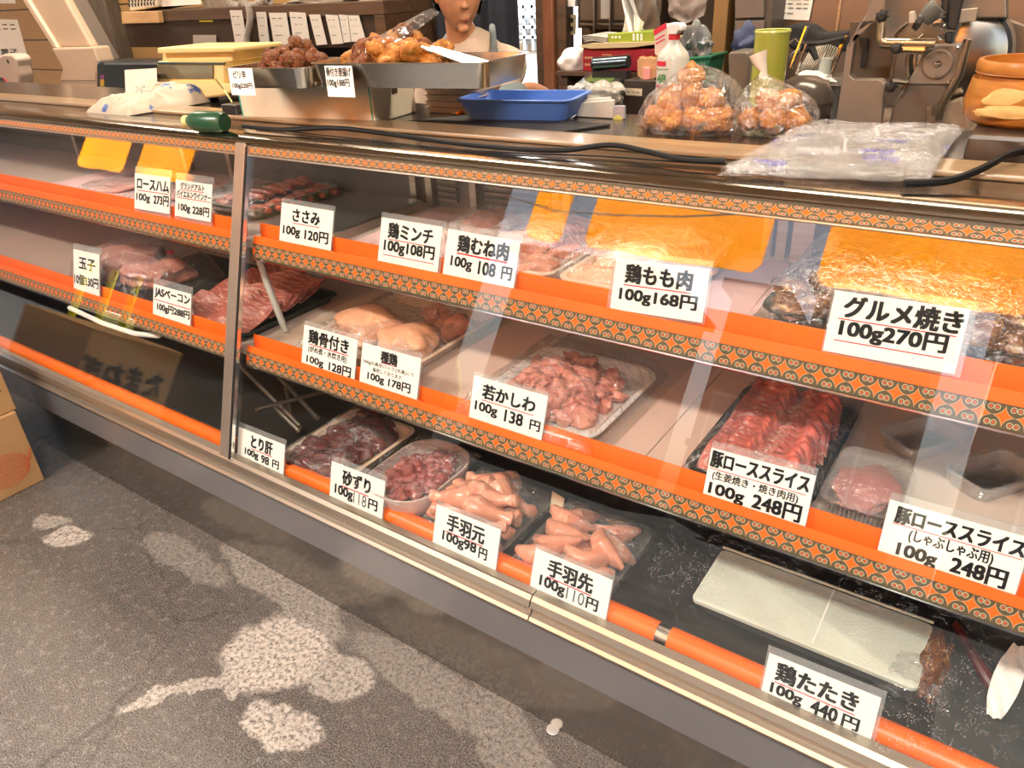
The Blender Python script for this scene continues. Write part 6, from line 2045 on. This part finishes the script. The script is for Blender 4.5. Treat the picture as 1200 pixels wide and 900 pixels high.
m.lathe([(.001, .0004), (.0135, .0004), (.015, .0014), (.0135, .0028), (.001, .0032)], (p.x, p.y, 0), 24)
tag(m.obj('metal_disc', pm('disc_metal', (.6, .58, .55), .4, .6)), 'small shiny metal disc lying on the floor near the kick panel', 'disc')

# ------------------------------------------------------------------ the person behind the trays
def skin_mesh(verts, edges, root, sub=2):
    """joints (co, rx, ry) and bones -> one smooth tapering surface"""
    me = bpy.data.meshes.new('joints')
    me.from_pydata([v[0] for v in verts], edges, [])
    o = bpy.data.objects.new('joints', me)
    C.objects.link(o)
    o.modifiers.new('skin', 'SKIN').use_smooth_shade = True
    o.modifiers.new('sub', 'SUBSURF').levels = sub
    sk_ = me.skin_vertices[0].data if me.skin_vertices else None
    if sk_ is None:
        b = bmesh.new()
        b.from_mesh(me)
        b.verts.layers.skin.verify()
        b.to_mesh(me)
        b.free()
        sk_ = me.skin_vertices[0].data
    for i, v in enumerate(verts):
        sk_[i].radius = (v[1], v[2] if len(v) > 2 else v[1])
        sk_[i].use_root = i == root
    bpy.context.view_layer.update()
    r = bpy.data.meshes.new_from_object(o.evaluated_get(bpy.context.evaluated_depsgraph_get()))
    bpy.data.objects.remove(o)
    return r


FX, FY = -1.80, 2.34
HC = AY(537, -8, 2.26)
look = Vector((.74, -.62, -.26)).normalized()
hr = look.cross(Vector((0, 0, 1))).normalized()          # towards the person's right
hu = hr.cross(look).normalized()
bf = Vector((.42, -.9, 0)).normalized()                  # body faces the counter
br_ = Vector((-bf.y * -1, bf.x, 0))
side = Vector((-bf.y, bf.x, 0)).normalized()             # person's left (viewer's right)
neck0 = HC - hu * .10 - look * .035
chest = Vector((FX - .02, FY + .03, 1.16))
pel = Vector((FX - .03, FY + .10, .86))
shL = chest + side * .165 + Vector((0, 0, .075))
shR = chest - side * .165 + Vector((0, 0, .075))
HANDP = AZ(641, 116, ZB + .034)
wr = HANDP + Vector((-.075, .02, .035))
elL = Vector((-1.60, 2.16, 1.13))
elR = shR + Vector((-.05, -.02, -.26))
wrR = elR + bf * .20 + side * .10 + Vector((0, 0, -.04))
V, E_ = [], []


def jt(co, r, ry=None, par=None):
    V.append((co, r, ry or r))
    if par is not None:
        E_.append((par, len(V) - 1))
    return len(V) - 1


ip = jt(pel, .125, .10)
isp = jt((pel + chest) / 2, .115, .095, ip)
ic = jt(chest, .13, .10, isp)
ib = jt(chest + Vector((0, 0, .095)), .085, .075, ic)
ink = jt(neck0, .048, None, ib)
jt(HC - hu * .02, .055, None, ink)
for sg_, sh, el, wq in ((1, shL, elL, wr), (-1, shR, elR, wrR)):
    a = jt(sh, .052, None, ib)
    b = jt((sh + el) / 2, .044, None, a)
    b = jt(el, .036, None, b)
    c = jt((el + wq) / 2, .034, None, b)
    w = jt(wq, .024, None, c)
    d = (wq - el).normalized()
    fd = (d * .7 + Vector((.3, -.25, -.45))).normalized() if sg_ > 0 else (d + Vector((0, 0, -.5))).normalized()
    sd = fd.cross(Vector((0, 0, 1))).normalized()
    up = sd.cross(fd).normalized()
    pm_ = jt(wq + fd * .045, .030, .016, w)
    for k, (off, ln) in enumerate(((-.030, .062), (-.011, .074), (.010, .070), (.029, .054))):
        kn = jt(wq + fd * .082 + sd * off, .0105, None, pm_)
        m1_ = jt(wq + fd * (.082 + ln * .45) + sd * off * 1.15 - up * .006, .0092, None, kn)
        jt(wq + fd * (.082 + ln * .85) + sd * off * 1.2 - up * .026, .008, None, m1_)
    th0 = jt(wq + fd * .03 - sd * .034 * 1, .0125, None, pm_)
    th1 = jt(wq + fd * .055 - sd * .052 - up * .010, .0105, None, th0)
    jt(wq + fd * .083 - sd * .056 - up * .022, .009, None, th1)
for sg_ in (1, -1):
    h_ = jt(pel + side * .085 * sg_ - Vector((0, 0, .06)), .085, None, ip)
    k_ = jt(Vector((FX - .03, FY + .08, .46)) + side * .09 * sg_, .058, None, h_)
    a_ = jt(Vector((FX - .03, FY + .12, .085)) + side * .09 * sg_, .038, None, k_)
    t_ = jt(Vector((FX - .03, FY + .12, .036)) + side * .10 * sg_ + bf * .13, .034, None, a_)
body = skin_mesh(V, E_, 0)
b = bmesh.new()
b.from_mesh(body)
H = MB()
H.b.free()
H.b = b


def hp(f, r, u):
    return HC + look * f + hr * r + hu * u


res = bmesh.ops.create_icosphere(b, subdivisions=4, radius=1.0)
for v in res['verts']:
    d = v.co.normalized()
    f, r, u = d.y, d.x, d.z
    kr = .076 * (1 - .28 * max(0, -u) ** 1.3)
    kf = .098 * (1 - .10 * max(0, -u) * (1 if f > 0 else 2.6))
    ff = f * kf + (.012 * max(0, -u) if f > 0 else 0)
    if f > 0:
        ff = min(ff, .088)
        ff -= .008 * math.exp(-((u - .12) / .12) ** 2) * math.exp(-((abs(r) - .38) / .2) ** 2)      # eye sockets
    v.co = hp(ff, r * kr, u * .118)
for (f, r, u, a1, a2, a3) in ((.090, 0, .012, .010, .009, .026), (.098, 0, -.014, .013, .0145, .011), (.083, 0, -.052, .011, .024, .007), (.083, 0, -.063, .010, .020, .006), (.076, 0, -.092, .016, .022, .014), (.0, .078, -.002, .017, .008, .03), (.0, -.078, -.002, .017, .008, .03), (.078, .03, .026, .008, .017, .006), (.078, -.03, .026, .008, .017, .006)):
    res = bmesh.ops.create_icosphere(b, subdivisions=2, radius=1.0)
    for v in res['verts']:
        q = v.co.copy()
        v.co = hp(f + q.y * a1, r + q.x * a2, u + q.z * a3)
PERS = H.mesh('body', 1.5)
SKN = meat('person_skin', (.52, .25, .13), (.47, .21, .105), None, 9, .5, 60, coat=0)
person = thing('person', 'person in pale shirt and grey blue apron leaning towards the bench by the navy curtain', 'person', (FX, FY, 0))
po = link_mesh('body', PERS, SKN, person)
rm = po.modifiers.new('one_surface', 'REMESH')
rm.mode = 'VOXEL'
rm.voxel_size = .0048
rm.use_smooth_shade = True
sm_ = po.modifiers.new('soft', 'SMOOTH')
sm_.iterations = 3
sm_.factor = .5
# eyes, brows, mouth line
for s_ in (-1, 1):
    e = MB().blob(hp(.0745, s_ * .030, .010), (.0115, .0115, .0075), 0, 1, 0, 3).obj('eye', pm('eye_white', (.7, .66, .6), .2), person)
    MB().blob(hp(.0815, s_ * .030 - .002, .0065), (.0058, .0058, .0052), 0, 1, 0, 2).obj('iris', BLACK, e)
    MB().tube([hp(.083, s_ * .014, .034), hp(.085, s_ * .030, .039), hp(.076, s_ * .048, .034)], [.003, .0038, .002], 8).obj('eyebrow', pm('hair_black', (.008, .007, .007), .45), person)
MB().tube([hp(.084, -.020, -.058), hp(.094, 0, -.057), hp(.084, .020, -.058)], [.002, .004, .002], 8).obj('lips', pm('lip_tone', (.40, .13, .09), .5), person)
# hair: cap over the crown and back of the head, a low bun
m = MB()
res = bmesh.ops.create_icosphere(m.b, subdivisions=5, radius=1.0)
kill = []
for v in m.b.verts:
    d = v.co.normalized()
    f, r, u = d.y, d.x, d.z
    if (f > .45 - .3 * abs(r) and u < .42 + .12 * math.sin(r * 5)) or (f > .1 and u < .05 and abs(r) > .5) or u < -.62:
        kill.append(v)
    wv = 1 + .02 * noise.noise(Vector((r * 14, f * 3, u * 3)))
    v.co = hp(f * .108 * wv - .004, r * .087 * wv, u * .128 * wv + .003)
bmesh.ops.delete(m.b, geom=kill, context='VERTS')
m.b.normal_update()
bmesh.ops.solidify(m.b, geom=list(m.b.faces), thickness=-.006)
m.blob(hp(-.115, 0, -.02), (.04, .04, .04), .1, 4, 3, 3)
m.obj('hair', _mc['hair_black'], person)


def shell(pts, name, mat, edges=None):
    vs = [(p[0], p[1], p[2] if len(p) > 2 else p[1]) for p in pts]
    return link_mesh(name, skin_mesh(vs, edges or [(i, i + 1) for i in range(len(vs) - 1)], 0), mat, person)


SHIRT = pm('shirt_pale', (.58, .45, .34), .85, 0, (.52, .40, .30), 8, .1, 40)
APR = pm('apron_blue_grey', (.20, .235, .235), .8, 0, (.165, .195, .195), 7, .1, 40)
zc = Vector((0, 0, 1))
shirt = [(pel + zc * .06, .14, .115), ((pel + chest) / 2, .128, .108), (chest, .143, .113), (chest + zc * .095, .094, .084), (neck0 - zc * .018, .060, .060),
         (shL, .062), ((shL + elL) / 2, .055), (elL * .8 + shL * .2, .05), (shR, .062), ((shR + elR) / 2, .055), (elR * .8 + shR * .2, .05)]
shell(shirt, 'shirt', SHIRT, [(0, 1), (1, 2), (2, 3), (3, 4), (3, 5), (5, 6), (6, 7), (3, 8), (8, 9), (9, 10)])
shell([(elL * .86 + shL * .14, .052), (elL, .051), ((elL + wr) / 2, .047), (wr * .88 + elL * .12, .034)], 'sleeve_cover', APR)
shell([(elR * .86 + shR * .14, .052), (elR, .051), ((elR + wrR) / 2, .047), (wrR * .88 + elR * .12, .034)], 'sleeve_cover', APR)


def apr(a, b):
    z = .52 + (1.20 - .52) * b
    wdt = .17 if z > 1.0 else .21
    an = (a - .5) * 2
    ctr = Vector((FX - .025, FY + (.09 if z < .9 else .06), z))
    return ctr + side * an * wdt + bf * (.158 - .10 * an * an + .012 * math.sin(a * 20 + b * 3))


MB().grid(apr, 30, 20, .004).obj('apron', APR, person)
m = MB()
for s_ in (-1, 1):
    m.tube([apr(.5 + .32 * s_, 1), chest + side * .10 * s_ + bf * .10 + zc * .14, chest + side * .075 * s_ + zc * .20 - bf * .02, chest + side * .04 * s_ - bf * .13 + zc * .02], .012, 8)
m.obj('apron_straps', APR, person)
TRS = pm('trousers_dark', (.03, .03, .035), .8)
tv = [(pel, .135, .112)]
te = []
for s_ in (1, -1):
    n_ = len(tv)
    tv += [(pel + side * .085 * s_ - zc * .06, .098), (Vector((FX - .03, FY + .08, .46)) + side * .09 * s_, .072), (Vector((FX - .03, FY + .12, .12)) + side * .09 * s_, .06)]
    te += [(0, n_), (n_, n_ + 1), (n_ + 1, n_ + 2)]
shell(tv, 'trousers', TRS, te)
for s_ in (1, -1):
    q = Vector((FX - .03, FY + .12, .0)) + side * .095 * s_
    m = MB()
    m.blob(q + bf * .07 + zc * .043, (.05, .05, .042), 0, 1, 0, 3)
    for v in m.b.verts:
        l = v.co - q
        al = l.dot(bf)
        v.co += bf * (al - .07) * 1.5
        v.co.z = max(v.co.z, .001)
    m.obj('shoe', BLACK, person)
